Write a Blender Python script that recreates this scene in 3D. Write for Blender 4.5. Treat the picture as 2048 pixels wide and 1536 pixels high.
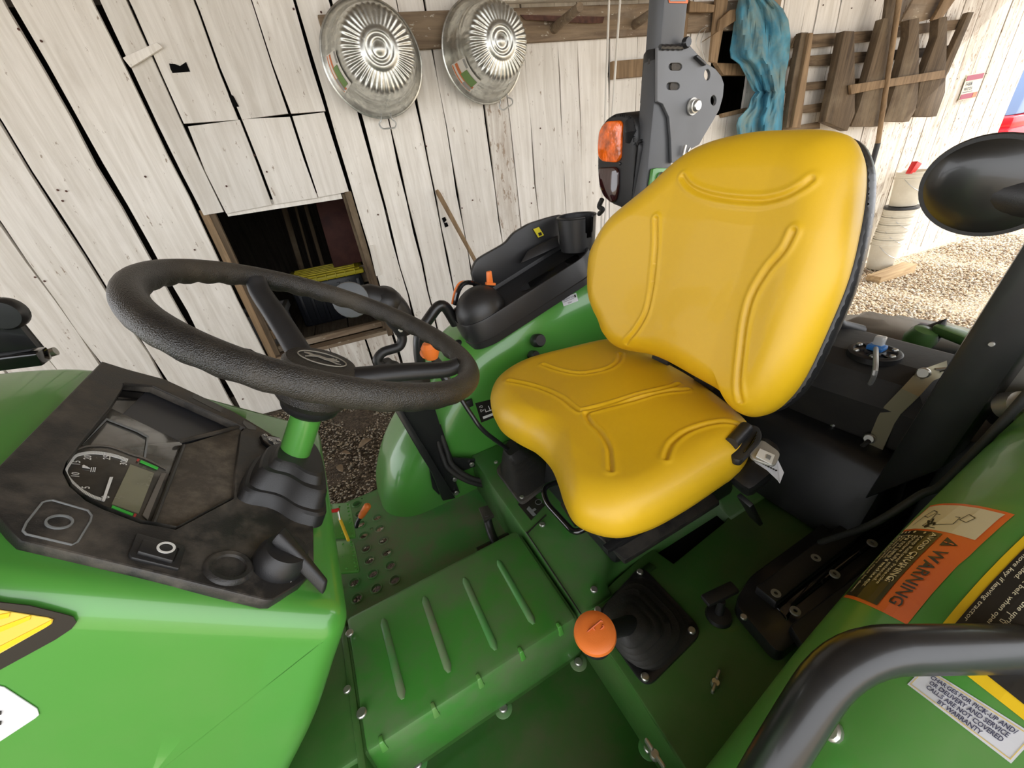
import bpy, bmesh, math, random
import numpy as np
from mathutils import Vector, Matrix
from mathutils.bvhtree import BVHTree
random.seed(7); rng = np.random.default_rng(7)
S = bpy.context.scene; COL = S.collection
for o in list(bpy.data.objects): bpy.data.objects.remove(o)

# ------------------------------------------------------------------ camera, sky, sun, exposure
FPX, EYE = 792.0, 1.62
cd = bpy.data.cameras.new('camera'); cam = bpy.data.objects.new('camera', cd); COL.objects.link(cam)
cd.sensor_width = 36.0; cd.lens = 36.0*FPX/2048.0; cd.clip_start = 0.02; cd.clip_end = 200
MC = np.array([[0.9189985, 0.28772404, -0.26954896], [-0.37456654, 0.42378387, -0.82468608], [-0.12305151, 0.85884929, 0.49722854]])
m4 = Matrix([[*MC[0], 0], [*MC[1], 0], [*MC[2], EYE], [0, 0, 0, 1]]); cam.matrix_world = m4
S.camera = cam
S.view_settings.view_transform = 'Standard'; S.view_settings.look = 'None'
S.view_settings.gamma = 1.0; S.view_settings.use_curve_mapping = False
S.view_settings.exposure = 1.25
wd = bpy.data.worlds.new('sky'); S.world = wd; wd.use_nodes = True
bg = wd.node_tree.nodes['Background']; bg.inputs[0].default_value = (0.95, 0.965, 1.0, 1); bg.inputs[1].default_value = 1.5
sl = bpy.data.lights.new('sun', 'SUN'); sun = bpy.data.objects.new('sun', sl); COL.objects.link(sun)
sl.energy = 2.6; sl.angle = 0.009; sl.color = (1.0, 0.95, 0.86)
sdir = Vector((1.0, -0.25, 0.62)).normalized()      # towards the sun
sun.rotation_euler = sdir.to_track_quat('Z', 'Y').to_euler(); sun.location = (6, -6, 8)

# ------------------------------------------------------------------ frames: world = barn wall frame; the tractor is turned 5.5 degrees
TA = math.radians(5.5)
RT = np.array([[math.cos(TA), math.sin(TA), 0], [-math.sin(TA), math.cos(TA), 0], [0, 0, 1]])
E0 = np.array([0, 0, EYE])
def dw(px, py): return MC @ np.array([px-1024, 768-py, -FPX])
def dt(px, py): return RT @ dw(px, py)
def PW(px, py, y=3.3): d = dw(px, py); return E0 + d*(y/d[1])                 # barn frame, on a plane parallel to the wall
def PWX(px, py, x): d = dw(px, py); return E0 + d*(x/d[0])
def PG(px, py, z=0.0): d = dw(px, py); return E0 + d*((z-EYE)/d[2])
def PZ(px, py, z): d = dt(px, py); return E0 + d*((z-EYE)/d[2])               # tractor frame
def PV(px, py, v): d = dt(px, py); return E0 + d*(v/d[1])
def PU(px, py, u): d = dt(px, py); return E0 + d*(u/d[0])
def PD(px, py, s): return E0 + dt(px, py)/FPX*s
def PP(px, py, P, n):
    d = dt(px, py); n = np.array(n, float); return E0 + d*(n.dot(np.array(P)-E0)/n.dot(d))
A = lambda *v: np.array(v, float)

# ------------------------------------------------------------------ geometry helpers
class G:
    def __init__(s): s.v = []; s.f = []; s.m = []
    def add(s, vf, mi=0, M=None):
        v, f = vf; b = len(s.v)
        for p in v: s.v.append(tuple(p))
        for q in f: s.f.append(tuple(b+i for i in q)); s.m.append(mi)
        return s
def build(name, geo, mats, parent=None, ang=38, flat=False, loc=None):
    if isinstance(geo, tuple): geo = G().add(geo)
    me = bpy.data.meshes.new(name); me.from_pydata(geo.v, [], geo.f)
    mats = mats if isinstance(mats, (list, tuple)) else [mats]
    for m in mats: me.materials.append(m)
    if len(mats) > 1: me.polygons.foreach_set('material_index', geo.m)
    me.validate(); me.update()
    if not flat:
        me.shade_smooth(); me.set_sharp_from_angle(angle=math.radians(ang))
    o = bpy.data.objects.new(name, me); COL.objects.link(o)
    if parent: o.parent = parent
    if loc is not None: o.location = loc
    return o
def norm(v): v = np.array(v, float); return v/np.linalg.norm(v)
def box(x0, x1, y0, y1, z0, z1, bev=0.0, seg=2):
    bm = bmesh.new(); bmesh.ops.create_cube(bm, size=1)
    for v in bm.verts: v.co = Vector((x0+(x1-x0)*(v.co.x+.5), y0+(y1-y0)*(v.co.y+.5), z0+(z1-z0)*(v.co.z+.5)))
    if bev: bmesh.ops.bevel(bm, geom=bm.edges[:], offset=bev, segments=seg, affect='EDGES', profile=.5)
    return frombm(bm)
def frombm(bm):
    bm.verts.index_update(); v = [tuple(x.co) for x in bm.verts]; f = [tuple(x.index for x in q.verts) for q in bm.faces]; bm.free(); return v, f
def hexa(P, bev=0.0):        # P: 8 points, bottom ring then top ring
    bm = bmesh.new(); vs = [bm.verts.new(tuple(p)) for p in P]
    for q in ((3,2,1,0),(4,5,6,7),(0,1,5,4),(1,2,6,5),(2,3,7,6),(3,0,4,7)): bm.faces.new([vs[i] for i in q])
    bmesh.ops.recalc_face_normals(bm, faces=bm.faces[:])
    if bev: bmesh.ops.bevel(bm, geom=bm.edges[:], offset=bev, segments=2, affect='EDGES', profile=.5)
    return frombm(bm)
def prism(P, d, bev=0.0):    # polygon of 3-D points pushed along vector d
    bm = bmesh.new(); a = [bm.verts.new(tuple(p)) for p in P]; b = [bm.verts.new(tuple(np.array(p)+d)) for p in P]; n = len(P)
    bm.faces.new(a); bm.faces.new(b[::-1])
    for i in range(n): bm.faces.new((a[i], b[i], b[(i+1) % n], a[(i+1) % n]))
    bmesh.ops.recalc_face_normals(bm, faces=bm.faces[:])
    if bev: bmesh.ops.bevel(bm, geom=bm.edges[:], offset=bev, segments=2, affect='EDGES', profile=.5)
    return frombm(bm)
def bar(a, b, w, h, upv=(0, 0, 1), bev=0.0):
    a = A(*a); b = A(*b); d = norm(b-a); s = np.cross(d, upv); s = norm(s); u = np.cross(s, d)
    P = [p+s*i*w/2+u*j*h/2 for p in (a, b) for i, j in ((-1,-1),(1,-1),(1,1),(-1,1))]
    return hexa(P, bev)
def xf(vf, M): v, f = vf; return [tuple(M @ Vector(p)) for p in v], f
def smooth_path(P, n=6, closed=False):
    P = [np.array(p, float) for p in P]; out = []; k = len(P)
    rngi = range(k if closed else k-1)
    for i in rngi:
        p1, p2 = P[i], P[(i+1) % k]
        p0 = P[(i-1) % k] if (closed or i > 0) else 2*p1-p2
        p3 = P[(i+2) % k] if (closed or i < k-2) else 2*p2-p1
        for j in range(n):
            t = j/n
            out.append(.5*((2*p1)+(-p0+p2)*t+(2*p0-5*p1+4*p2-p3)*t*t+(-p0+3*p1-3*p2+p3)*t**3))
    if not closed: out.append(P[-1])
    return out
def roundpoly(P, r, n=5, closed=True):
    P = [np.array(p, float) for p in P]; k = len(P); out = []
    for i in range(k):
        if not closed and i in (0, k-1): out.append(P[i]); continue
        p, a, b = P[i], P[i-1], P[(i+1) % k]
        da, db = a-p, b-p; la, lb = np.linalg.norm(da), np.linalg.norm(db); rr = min(r, la*.45, lb*.45)
        s, e = p+da/la*rr, p+db/lb*rr
        for j in range(n+1):
            t = j/n; out.append((1-t)**2*s+2*t*(1-t)*p+t*t*e)
    return out
def tube(P, r, n=12, caps=True, closed=False, flat=1.0):
    P = [np.array(p, float) for p in P]; k = len(P); v = []; f = []
    R = r if isinstance(r, (list, tuple, np.ndarray)) else [r]*k
    prev = None
    for i in range(k):
        if closed: t = P[(i+1) % k]-P[i-1]
        else: t = P[min(i+1, k-1)]-P[max(i-1, 0)]
        t = norm(t)
        if prev is None:
            s = np.cross(t, (0, 0, 1)); s = norm(s if np.linalg.norm(s) > .05 else np.cross(t, (1, 0, 0)))
        else: s = norm(prev-t*np.dot(prev, t))
        prev = s; u = np.cross(s, t)
        for j in range(n):
            a = 2*math.pi*j/n; v.append(P[i]+R[i]*(math.cos(a)*s+math.sin(a)*u*flat))
    for i in range(k if closed else k-1):
        for j in range(n):
            i2 = (i+1) % k; f.append((i*n+j, i*n+(j+1) % n, i2*n+(j+1) % n, i2*n+j))
    if caps and not closed: f.append(tuple(range(n))[::-1]); f.append(tuple((k-1)*n+j for j in range(n)))
    return v, f
def lathe(prof, O=(0, 0, 0), ax=(0, 0, 1), n=32, fn=None, cap=True):   # prof: (radius, height)
    O = np.array(O, float); ax = norm(ax); s = np.cross(ax, (0, 0, 1)); s = norm(s if np.linalg.norm(s) > .05 else (1, 0, 0)); u = np.cross(ax, s)
    v = []; f = []
    for i, (r, h) in enumerate(prof):
        for j in range(n):
            a = 2*math.pi*j/n; rr, hh = (r, h) if fn is None else fn(i, a, r, h)
            v.append(O+ax*hh+rr*(math.cos(a)*s+math.sin(a)*u))
    for i in range(len(prof)-1):
        for j in range(n): f.append((i*n+j, i*n+(j+1) % n, (i+1)*n+(j+1) % n, (i+1)*n+j))
    if cap and prof[0][0] > 1e-5: f.append(tuple(range(n))[::-1])
    if cap and prof[-1][0] > 1e-5: f.append(tuple((len(prof)-1)*n+j for j in range(n)))
    return v, f
def annulus(r0, r1, h, O, ax, n=20): return lathe([(r0, 0), (r0, h), (r1, h), (r1, 0), (r0, 0)], O, ax, n, cap=False)
def disc_bolt(O, ax, r=.008, h=.005): return lathe([(r, 0), (r, h*.7), (r*.8, h), (0, h)], O, ax, 12)
def loft(rings, cap=True):
    n = len(rings[0]); v = [p for r in rings for p in r]; f = []
    for i in range(len(rings)-1):
        for j in range(n): f.append((i*n+j, i*n+(j+1) % n, (i+1)*n+(j+1) % n, (i+1)*n+j))
    if cap: f.append(tuple(range(n))[::-1]); f.append(tuple((len(rings)-1)*n+j for j in range(n)))
    return v, f
def frame_m(O, ex, ey):
    ex = norm(ex); ey = np.array(ey, float); ey = norm(ey-ex*np.dot(ex, ey)); ez = np.cross(ex, ey)
    return Matrix([[ex[0], ey[0], ez[0], O[0]], [ex[1], ey[1], ez[1], O[1]], [ex[2], ey[2], ez[2], O[2]], [0, 0, 0, 1]])
def curve_mesh(cu):
    ob = bpy.data.objects.new('tmp', cu); me = bpy.data.meshes.new_from_object(ob)
    v = [tuple(x.co) for x in me.vertices]; f = [tuple(p.vertices) for p in me.polygons]
    bpy.data.objects.remove(ob); bpy.data.meshes.remove(me); bpy.data.curves.remove(cu); return v, f
def plate2(pts, th, holes=(), bev=0.0):      # flat polygon in 2-D with real holes
    cu = bpy.data.curves.new('c', 'CURVE'); cu.dimensions = '2D'; cu.fill_mode = 'BOTH'
    for P in [pts]+list(holes):
        sp = cu.splines.new('POLY'); sp.points.add(len(P)-1)
        for i, p in enumerate(P): sp.points[i].co = (p[0], p[1], 0, 1)
        sp.use_cyclic_u = True
    cu.extrude = max(th/2-bev, 1e-5); cu.bevel_depth = bev; cu.bevel_resolution = 1; cu.offset = -bev
    return curve_mesh(cu)
def plate(P3, n, th, holes3=(), bev=0.0, up=None):   # P3 in one plane with outward normal n; body lies behind it
    n = norm(n); P3 = [np.array(p, float) for p in P3]; O = P3[0]
    ex = norm(P3[1]-P3[0]); ex = norm(ex-n*ex.dot(n)); ey = np.cross(n, ex)
    to2 = lambda p: ((p-O).dot(ex), (p-O).dot(ey))
    vf = plate2([to2(p) for p in P3], th, [[to2(np.array(q)) for q in h] for h in holes3], bev)
    M = frame_m(O-n*th/2, ex, ey)
    return xf(vf, M)
def ring(O, ax, r, n=16, sy=1.0, ref=None):
    ax = norm(ax); s = np.cross(ax, ref if ref is not None else (0, 0, 1)); s = norm(s if np.linalg.norm(s) > .05 else (1, 0, 0)); u = np.cross(ax, s)
    return [np.array(O)+r*(math.cos(2*math.pi*i/n)*s+sy*math.sin(2*math.pi*i/n)*u) for i in range(n)]
def text2(s, size, bold=0.0, align='LEFT', sx=1.0):
    cu = bpy.data.curves.new('t', 'FONT'); cu.body = s; cu.size = size; cu.offset = bold; cu.align_x = align; cu.resolution_u = 2
    cu.space_line = 1.0
    v, f = curve_mesh(cu); return [(p[0]*sx, p[1], 0) for p in v], f
def pillow(out2, O, ea, eb, en, top, re, depth, creases=(), rings=110, N=420, cg=.0035, cw=.006, cen=None, back=True):
    P = smooth_path([(*p, 0) for p in out2], 30, True); P = np.array(P)[:, :2]
    d = np.r_[0, np.cumsum(np.linalg.norm(np.roll(P, -1, 0)-P, axis=1))]
    t = np.linspace(0, d[-1], N, endpoint=False); Q = np.c_[np.interp(t, d, np.r_[P[:, 0], P[0, 0]]), np.interp(t, d, np.r_[P[:, 1], P[0, 1]])]
    c = Q.mean(0) if cen is None else np.array(cen)
    segs = [np.array(smooth_path([(*q, 0) for q in cr], 6))[:, :2] for cr in creases]
    v = []; f = []; rr = np.sin(np.linspace(0, 1, rings)*math.pi/2*.92)/math.sin(math.pi/2*.92)
    allp = []
    for r in rr:
        p = c+(Q-c)*r; e = (1-r)*np.linalg.norm(Q-c, axis=1)
        k = 1-np.clip(e/re, 0, 1); h = top(p[:, 0], p[:, 1])-re*.9*(1-np.sqrt(np.clip(1-k*k, 0, 1)))
        for s in segs:
            dd = np.full(len(p), 9.)
            for i in range(len(s)-1):
                ab = s[i+1]-s[i]; tt = np.clip(((p-s[i]) @ ab)/(ab @ ab+1e-12), 0, 1)
                dd = np.minimum(dd, np.linalg.norm(p-s[i]-tt[:, None]*ab, axis=1))
            h = h-cg*np.exp(-(dd/cw)**2)+cg*.55*np.exp(-((dd-cw*2.1)/(cw*1.1))**2)
        allp.append((p, h))
    pe, he = allp[-1]
    for q, sc in ((.35, 1.0), (.75, .985), (1.0, .94)): allp.append((c+(pe-c)*sc, he-depth*q))
    if back: allp.append((c+(pe-c)*.05, he-depth))
    O = np.array(O); ea = np.array(ea); eb = np.array(eb); en = np.array(en)
    for p, h in allp:
        for i in range(len(p)): v.append(O+ea*p[i, 0]+eb*p[i, 1]+en*h[i])
    n = len(Q)
    for i in range(1, len(allp)-1):
        for j in range(n): f.append((i*n+j, i*n+(j+1) % n, (i+1)*n+(j+1) % n, (i+1)*n+j))
    f.append(tuple(n+j for j in range(n)))
    return v, f
def bevel_sweep(prof, vin, vout, r, center, closed=False, k=7, rout=None):
    """profile in (u, z) swept along v with rounded shoulders, side walls closed towards a centre point"""
    P = np.array([p[:2] for p in prof], float); n = len(P)
    T = np.roll(P, -1, 0)-np.roll(P, 1, 0)
    if not closed: T[0] = P[1]-P[0]; T[-1] = P[-1]-P[-2]
    T /= np.linalg.norm(T, axis=1)[:, None]; Nn = np.c_[-T[:, 1], T[:, 0]]; c = np.array(center)
    Nn *= np.sign(((c-P)*Nn).sum())
    rout = r if rout is None else rout
    sg = 1 if vout > vin else -1; rows = []
    for q in (.04, .35, .7, .9): rows.append(((P+Nn*r)+(c-(P+Nn*r))*(1-q), vin))
    for i in range(k+1):
        th = math.pi/2*i/k; rows.append((P+Nn*r*(1-math.sin(th)), vin+sg*r*(1-math.cos(th))))
    for q in (.25, .5, .75): rows.append((P, vin+sg*r+(vout-vin-sg*(r+rout))*q))
    for i in range(k, -1, -1):
        th = math.pi/2*i/k; rows.append((P+Nn*rout*(1-math.sin(th)), vout-sg*rout*(1-math.cos(th))))
    for q in (.9, .5, .04): rows.append(((P+Nn*rout)+(c-(P+Nn*rout))*(1-q), vout))
    v = [(p[0], w, p[1]) for row, w in rows for p in row]; f = []
    for i in range(len(rows)-1):
        for j in range(n if closed else n-1): f.append((i*n+j, i*n+(j+1) % n, (i+1)*n+(j+1) % n, (i+1)*n+j))
    if closed: f.append(tuple(range(n))[::-1]); f.append(tuple((len(rows)-1)*n+j for j in range(n)))
    return v, f
def cut_out(o, geo):
    """subtract a solid from a mesh object"""
    c = build('cutter', geo, M['black']); c.parent = o.parent; bpy.context.view_layer.update()
    md = o.modifiers.new('cut', 'BOOLEAN'); md.operation = 'DIFFERENCE'; md.object = c; md.solver = 'EXACT'
    dg = bpy.context.evaluated_depsgraph_get(); dg.update(); me = bpy.data.meshes.new_from_object(o.evaluated_get(dg)); o.modifiers.clear(); o.data = me
    bpy.data.objects.remove(c)
def bvh_of(vf): return BVHTree.FromPolygons([tuple(p) for p in vf[0]], vf[1])
def hit(bvh, px, py):
    d = Vector(dt(px, py)).normalized(); h = bvh.ray_cast(Vector(E0), d); return (np.array(h[0]), np.array(h[1])) if h[0] else (None, None)
class Decal:                   # flat print laid on a curved surface; 2-D space 0..w, 0..h mapped between four surface corners (bl, br, tr, tl)
    def __init__(s, bvh, c4, w, h): s.b = bvh; s.c = [np.array(c) for c in c4]; s.w = w; s.h = h; s.g = G()
    def put(s, pts, faces, mi, lift):
        vs = []
        for p in pts:
            a, b = p[0]/s.w, p[1]/s.h; q = (1-a)*(1-b)*s.c[0]+a*(1-b)*s.c[1]+a*b*s.c[2]+(1-a)*b*s.c[3]
            loc, nn, _, _ = s.b.find_nearest(Vector(q))
            if nn.dot(Vector(E0)-loc) < 0: nn = -nn
            vs.append(np.array(loc+nn*lift))
        s.g.add((vs, faces), mi)
    def rect(s, x0, y0, x1, y1, mi, lift=.0006, n=10):
        pts = [(x0+(x1-x0)*i/n, y0+(y1-y0)*j/n) for j in range(n+1) for i in range(n+1)]
        s.put(pts, [(j*(n+1)+i, j*(n+1)+i+1, (j+1)*(n+1)+i+1, (j+1)*(n+1)+i) for j in range(n) for i in range(n)], mi, lift)
    def poly(s, P, mi, lift=.0006): s.put(P, [tuple(range(len(P)))], mi, lift)
    def text(s, str_, x, y, size, mi, lift=.0012, bold=0.0, align='LEFT', sx=1.0):
        v, f = text2(str_, size, bold, align, sx); s.put([(p[0]+x, p[1]+y) for p in v], f, mi, lift)

# ------------------------------------------------------------------ materials
def newmat(name):
    m = bpy.data.materials.new(name); m.use_nodes = True; nt = m.node_tree; return m, nt, nt.nodes['Principled BSDF']
def nd(nt, t, **k):
    n = nt.nodes.new(t)
    for a, b in k.items():
        if isinstance(a, str) and hasattr(n, a): setattr(n, a, b)
    return n
def mat(name, col, rough=.5, metal=0, coat=0, spec=.5, dust=0.0, dustcol=(.28, .24, .18), dscale=6, bump=0.0, bscale=300, bkind='noise', var=0.0, vscale=3, emit=None, transmission=0, scratch=0.0):
    m, nt, b = newmat(name); L = nt.links.new
    b.inputs['Base Color'].default_value = (*col, 1); b.inputs['Roughness'].default_value = rough; b.inputs['Metallic'].default_value = metal
    b.inputs['Coat Weight'].default_value = coat; b.inputs['Coat Roughness'].default_value = .06; b.inputs['Specular IOR Level'].default_value = spec
    if transmission: b.inputs['Transmission Weight'].default_value = transmission
    if emit: b.inputs['Emission Color'].default_value = (*emit[0], 1); b.inputs['Emission Strength'].default_value = emit[1]
    if dust or var or bump or scratch: tc = nd(nt, 'ShaderNodeTexCoord')
    cur = None
    if var:
        n = nd(nt, 'ShaderNodeTexNoise'); n.inputs['Scale'].default_value = vscale; n.inputs['Detail'].default_value = 5; L(tc.outputs['Object'], n.inputs['Vector'])
        h = nd(nt, 'ShaderNodeHueSaturation'); h.inputs['Color'].default_value = (*col, 1)
        mr = nd(nt, 'ShaderNodeMapRange'); mr.inputs['From Min'].default_value = .3; mr.inputs['From Max'].default_value = .7
        mr.inputs['To Min'].default_value = 1-var; mr.inputs['To Max'].default_value = 1+var; L(n.outputs['Fac'], mr.inputs['Value']); L(mr.outputs[0], h.inputs['Value']); cur = h.outputs['Color']
    if dust:
        n = nd(nt, 'ShaderNodeTexNoise'); n.inputs['Scale'].default_value = dscale; n.inputs['Detail'].default_value = 9; n.inputs['Roughness'].default_value = .68; L(tc.outputs['Object'], n.inputs['Vector'])
        mr = nd(nt, 'ShaderNodeMapRange'); mr.inputs['From Min'].default_value = .42; mr.inputs['From Max'].default_value = .68; mr.inputs['To Max'].default_value = dust; L(n.outputs['Fac'], mr.inputs['Value'])
        mx = nd(nt, 'ShaderNodeMix'); mx.data_type = 'RGBA'; L(mr.outputs[0], mx.inputs['Factor'])
        if cur: L(cur, mx.inputs[6])
        else: mx.inputs[6].default_value = (*col, 1)
        mx.inputs[7].default_value = (*dustcol, 1); cur = mx.outputs[2]
        r2 = nd(nt, 'ShaderNodeMapRange'); r2.inputs['To Min'].default_value = rough; r2.inputs['To Max'].default_value = min(1, rough+.5); L(mr.outputs[0], r2.inputs['Value']); L(r2.outputs[0], b.inputs['Roughness'])
        if coat:
            c2 = nd(nt, 'ShaderNodeMapRange'); c2.inputs['To Min'].default_value = coat; c2.inputs['To Max'].default_value = 0; c2.inputs['From Max'].default_value = .6; L(mr.outputs[0], c2.inputs['Value']); L(c2.outputs[0], b.inputs['Coat Weight'])
    if cur: L(cur, b.inputs['Base Color'])
    if bump:
        bp = nd(nt, 'ShaderNodeBump'); bp.inputs['Strength'].default_value = bump; bp.inputs['Distance'].default_value = .002
        if bkind == 'noise': n = nd(nt, 'ShaderNodeTexNoise'); n.inputs['Detail'].default_value = 3; o = n.outputs['Fac']
        else: n = nd(nt, 'ShaderNodeTexVoronoi'); n.feature = 'SMOOTH_F1'; o = n.outputs['Distance']
        n.inputs['Scale'].default_value = bscale; L(tc.outputs['Object'], n.inputs['Vector']); L(o, bp.inputs['Height']); L(bp.outputs[0], b.inputs['Normal'])
    return m
def woodmat(name, base, dark, axis=2, chips=0.0, chipcol=(.25, .2, .15), rough=.8, grain=30, stain=0.0, bump=.5):
    m, nt, b = newmat(name); L = nt.links.new; tc = nd(nt, 'ShaderNodeTexCoord'); oi = nd(nt, 'ShaderNodeObjectInfo')
    ad = nd(nt, 'ShaderNodeVectorMath'); ad.operation = 'ADD'; L(tc.outputs['Object'], ad.inputs[0])
    sc = nd(nt, 'ShaderNodeVectorMath'); sc.operation = 'SCALE'; sc.inputs[0].default_value = (17, 31, 23); L(oi.outputs['Random'], sc.inputs['Scale']); L(sc.outputs[0], ad.inputs[1])
    mp = nd(nt, 'ShaderNodeMapping'); s = [1, 1, 1]; s[axis] = .07; mp.inputs['Scale'].default_value = s; L(ad.outputs[0], mp.inputs['Vector'])
    n = nd(nt, 'ShaderNodeTexNoise'); n.inputs['Scale'].default_value = grain; n.inputs['Detail'].default_value = 8; n.inputs['Roughness'].default_value = .65; n.inputs['Distortion'].default_value = .6; L(mp.outputs[0], n.inputs['Vector'])
    mr = nd(nt, 'ShaderNodeMapRange'); mr.inputs['From Min'].default_value = .35; mr.inputs['From Max'].default_value = .62; L(n.outputs['Fac'], mr.inputs['Value'])
    mx = nd(nt, 'ShaderNodeMix'); mx.data_type = 'RGBA'; L(mr.outputs[0], mx.inputs['Factor']); mx.inputs[6].default_value = (*dark, 1); mx.inputs[7].default_value = (*base, 1)
    cur = mx.outputs[2]
    hv = nd(nt, 'ShaderNodeHueSaturation'); mv = nd(nt, 'ShaderNodeMapRange'); mv.inputs['To Min'].default_value = .88; mv.inputs['To Max'].default_value = 1.06; L(oi.outputs['Random'], mv.inputs['Value']); L(mv.outputs[0], hv.inputs['Value']); L(cur, hv.inputs['Color']); cur = hv.outputs[0]
    if stain:
        n3 = nd(nt, 'ShaderNodeTexNoise'); n3.inputs['Scale'].default_value = 2.6; n3.inputs['Detail'].default_value = 7; n3.inputs['Roughness'].default_value = .6; L(ad.outputs[0], n3.inputs['Vector'])
        m3 = nd(nt, 'ShaderNodeMapRange'); m3.inputs['From Min'].default_value = .5; m3.inputs['From Max'].default_value = .75; m3.inputs['To Max'].default_value = stain; L(n3.outputs['Fac'], m3.inputs['Value'])
        x3 = nd(nt, 'ShaderNodeMix'); x3.data_type = 'RGBA'; L(m3.outputs[0], x3.inputs['Factor']); L(cur, x3.inputs[6]); x3.inputs[7].default_value = (*chipcol, 1); cur = x3.outputs[2]
    if chips:
        n2 = nd(nt, 'ShaderNodeTexNoise'); n2.inputs['Scale'].default_value = 34; n2.inputs['Detail'].default_value = 6; n2.inputs['Roughness'].default_value = .7
        mp2 = nd(nt, 'ShaderNodeMapping'); s2 = [1, 1, 1]; s2[axis] = .35; mp2.inputs['Scale'].default_value = s2; L(ad.outputs[0], mp2.inputs['Vector']); L(mp2.outputs[0], n2.inputs['Vector'])
        m2 = nd(nt, 'ShaderNodeMapRange'); m2.inputs['From Min'].default_value = .70-chips*.2; m2.inputs['From Max'].default_value = .74-chips*.2; L(n2.outputs['Fac'], m2.inputs['Value'])
        x2 = nd(nt, 'ShaderNodeMix'); x2.data_type = 'RGBA'; L(m2.outputs[0], x2.inputs['Factor']); L(cur, x2.inputs[6]); x2.inputs[7].default_value = (*chipcol, 1); cur = x2.outputs[2]
    L(cur, b.inputs['Base Color']); b.inputs['Roughness'].default_value = rough; b.inputs['Specular IOR Level'].default_value = .25
    bp = nd(nt, 'ShaderNodeBump'); bp.inputs['Strength'].default_value = bump; bp.inputs['Distance'].default_value = .004; L(n.outputs['Fac'], bp.inputs['Height']); L(bp.outputs[0], b.inputs['Normal'])
    return m
GREEN = (.068, .270, .040)
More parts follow.
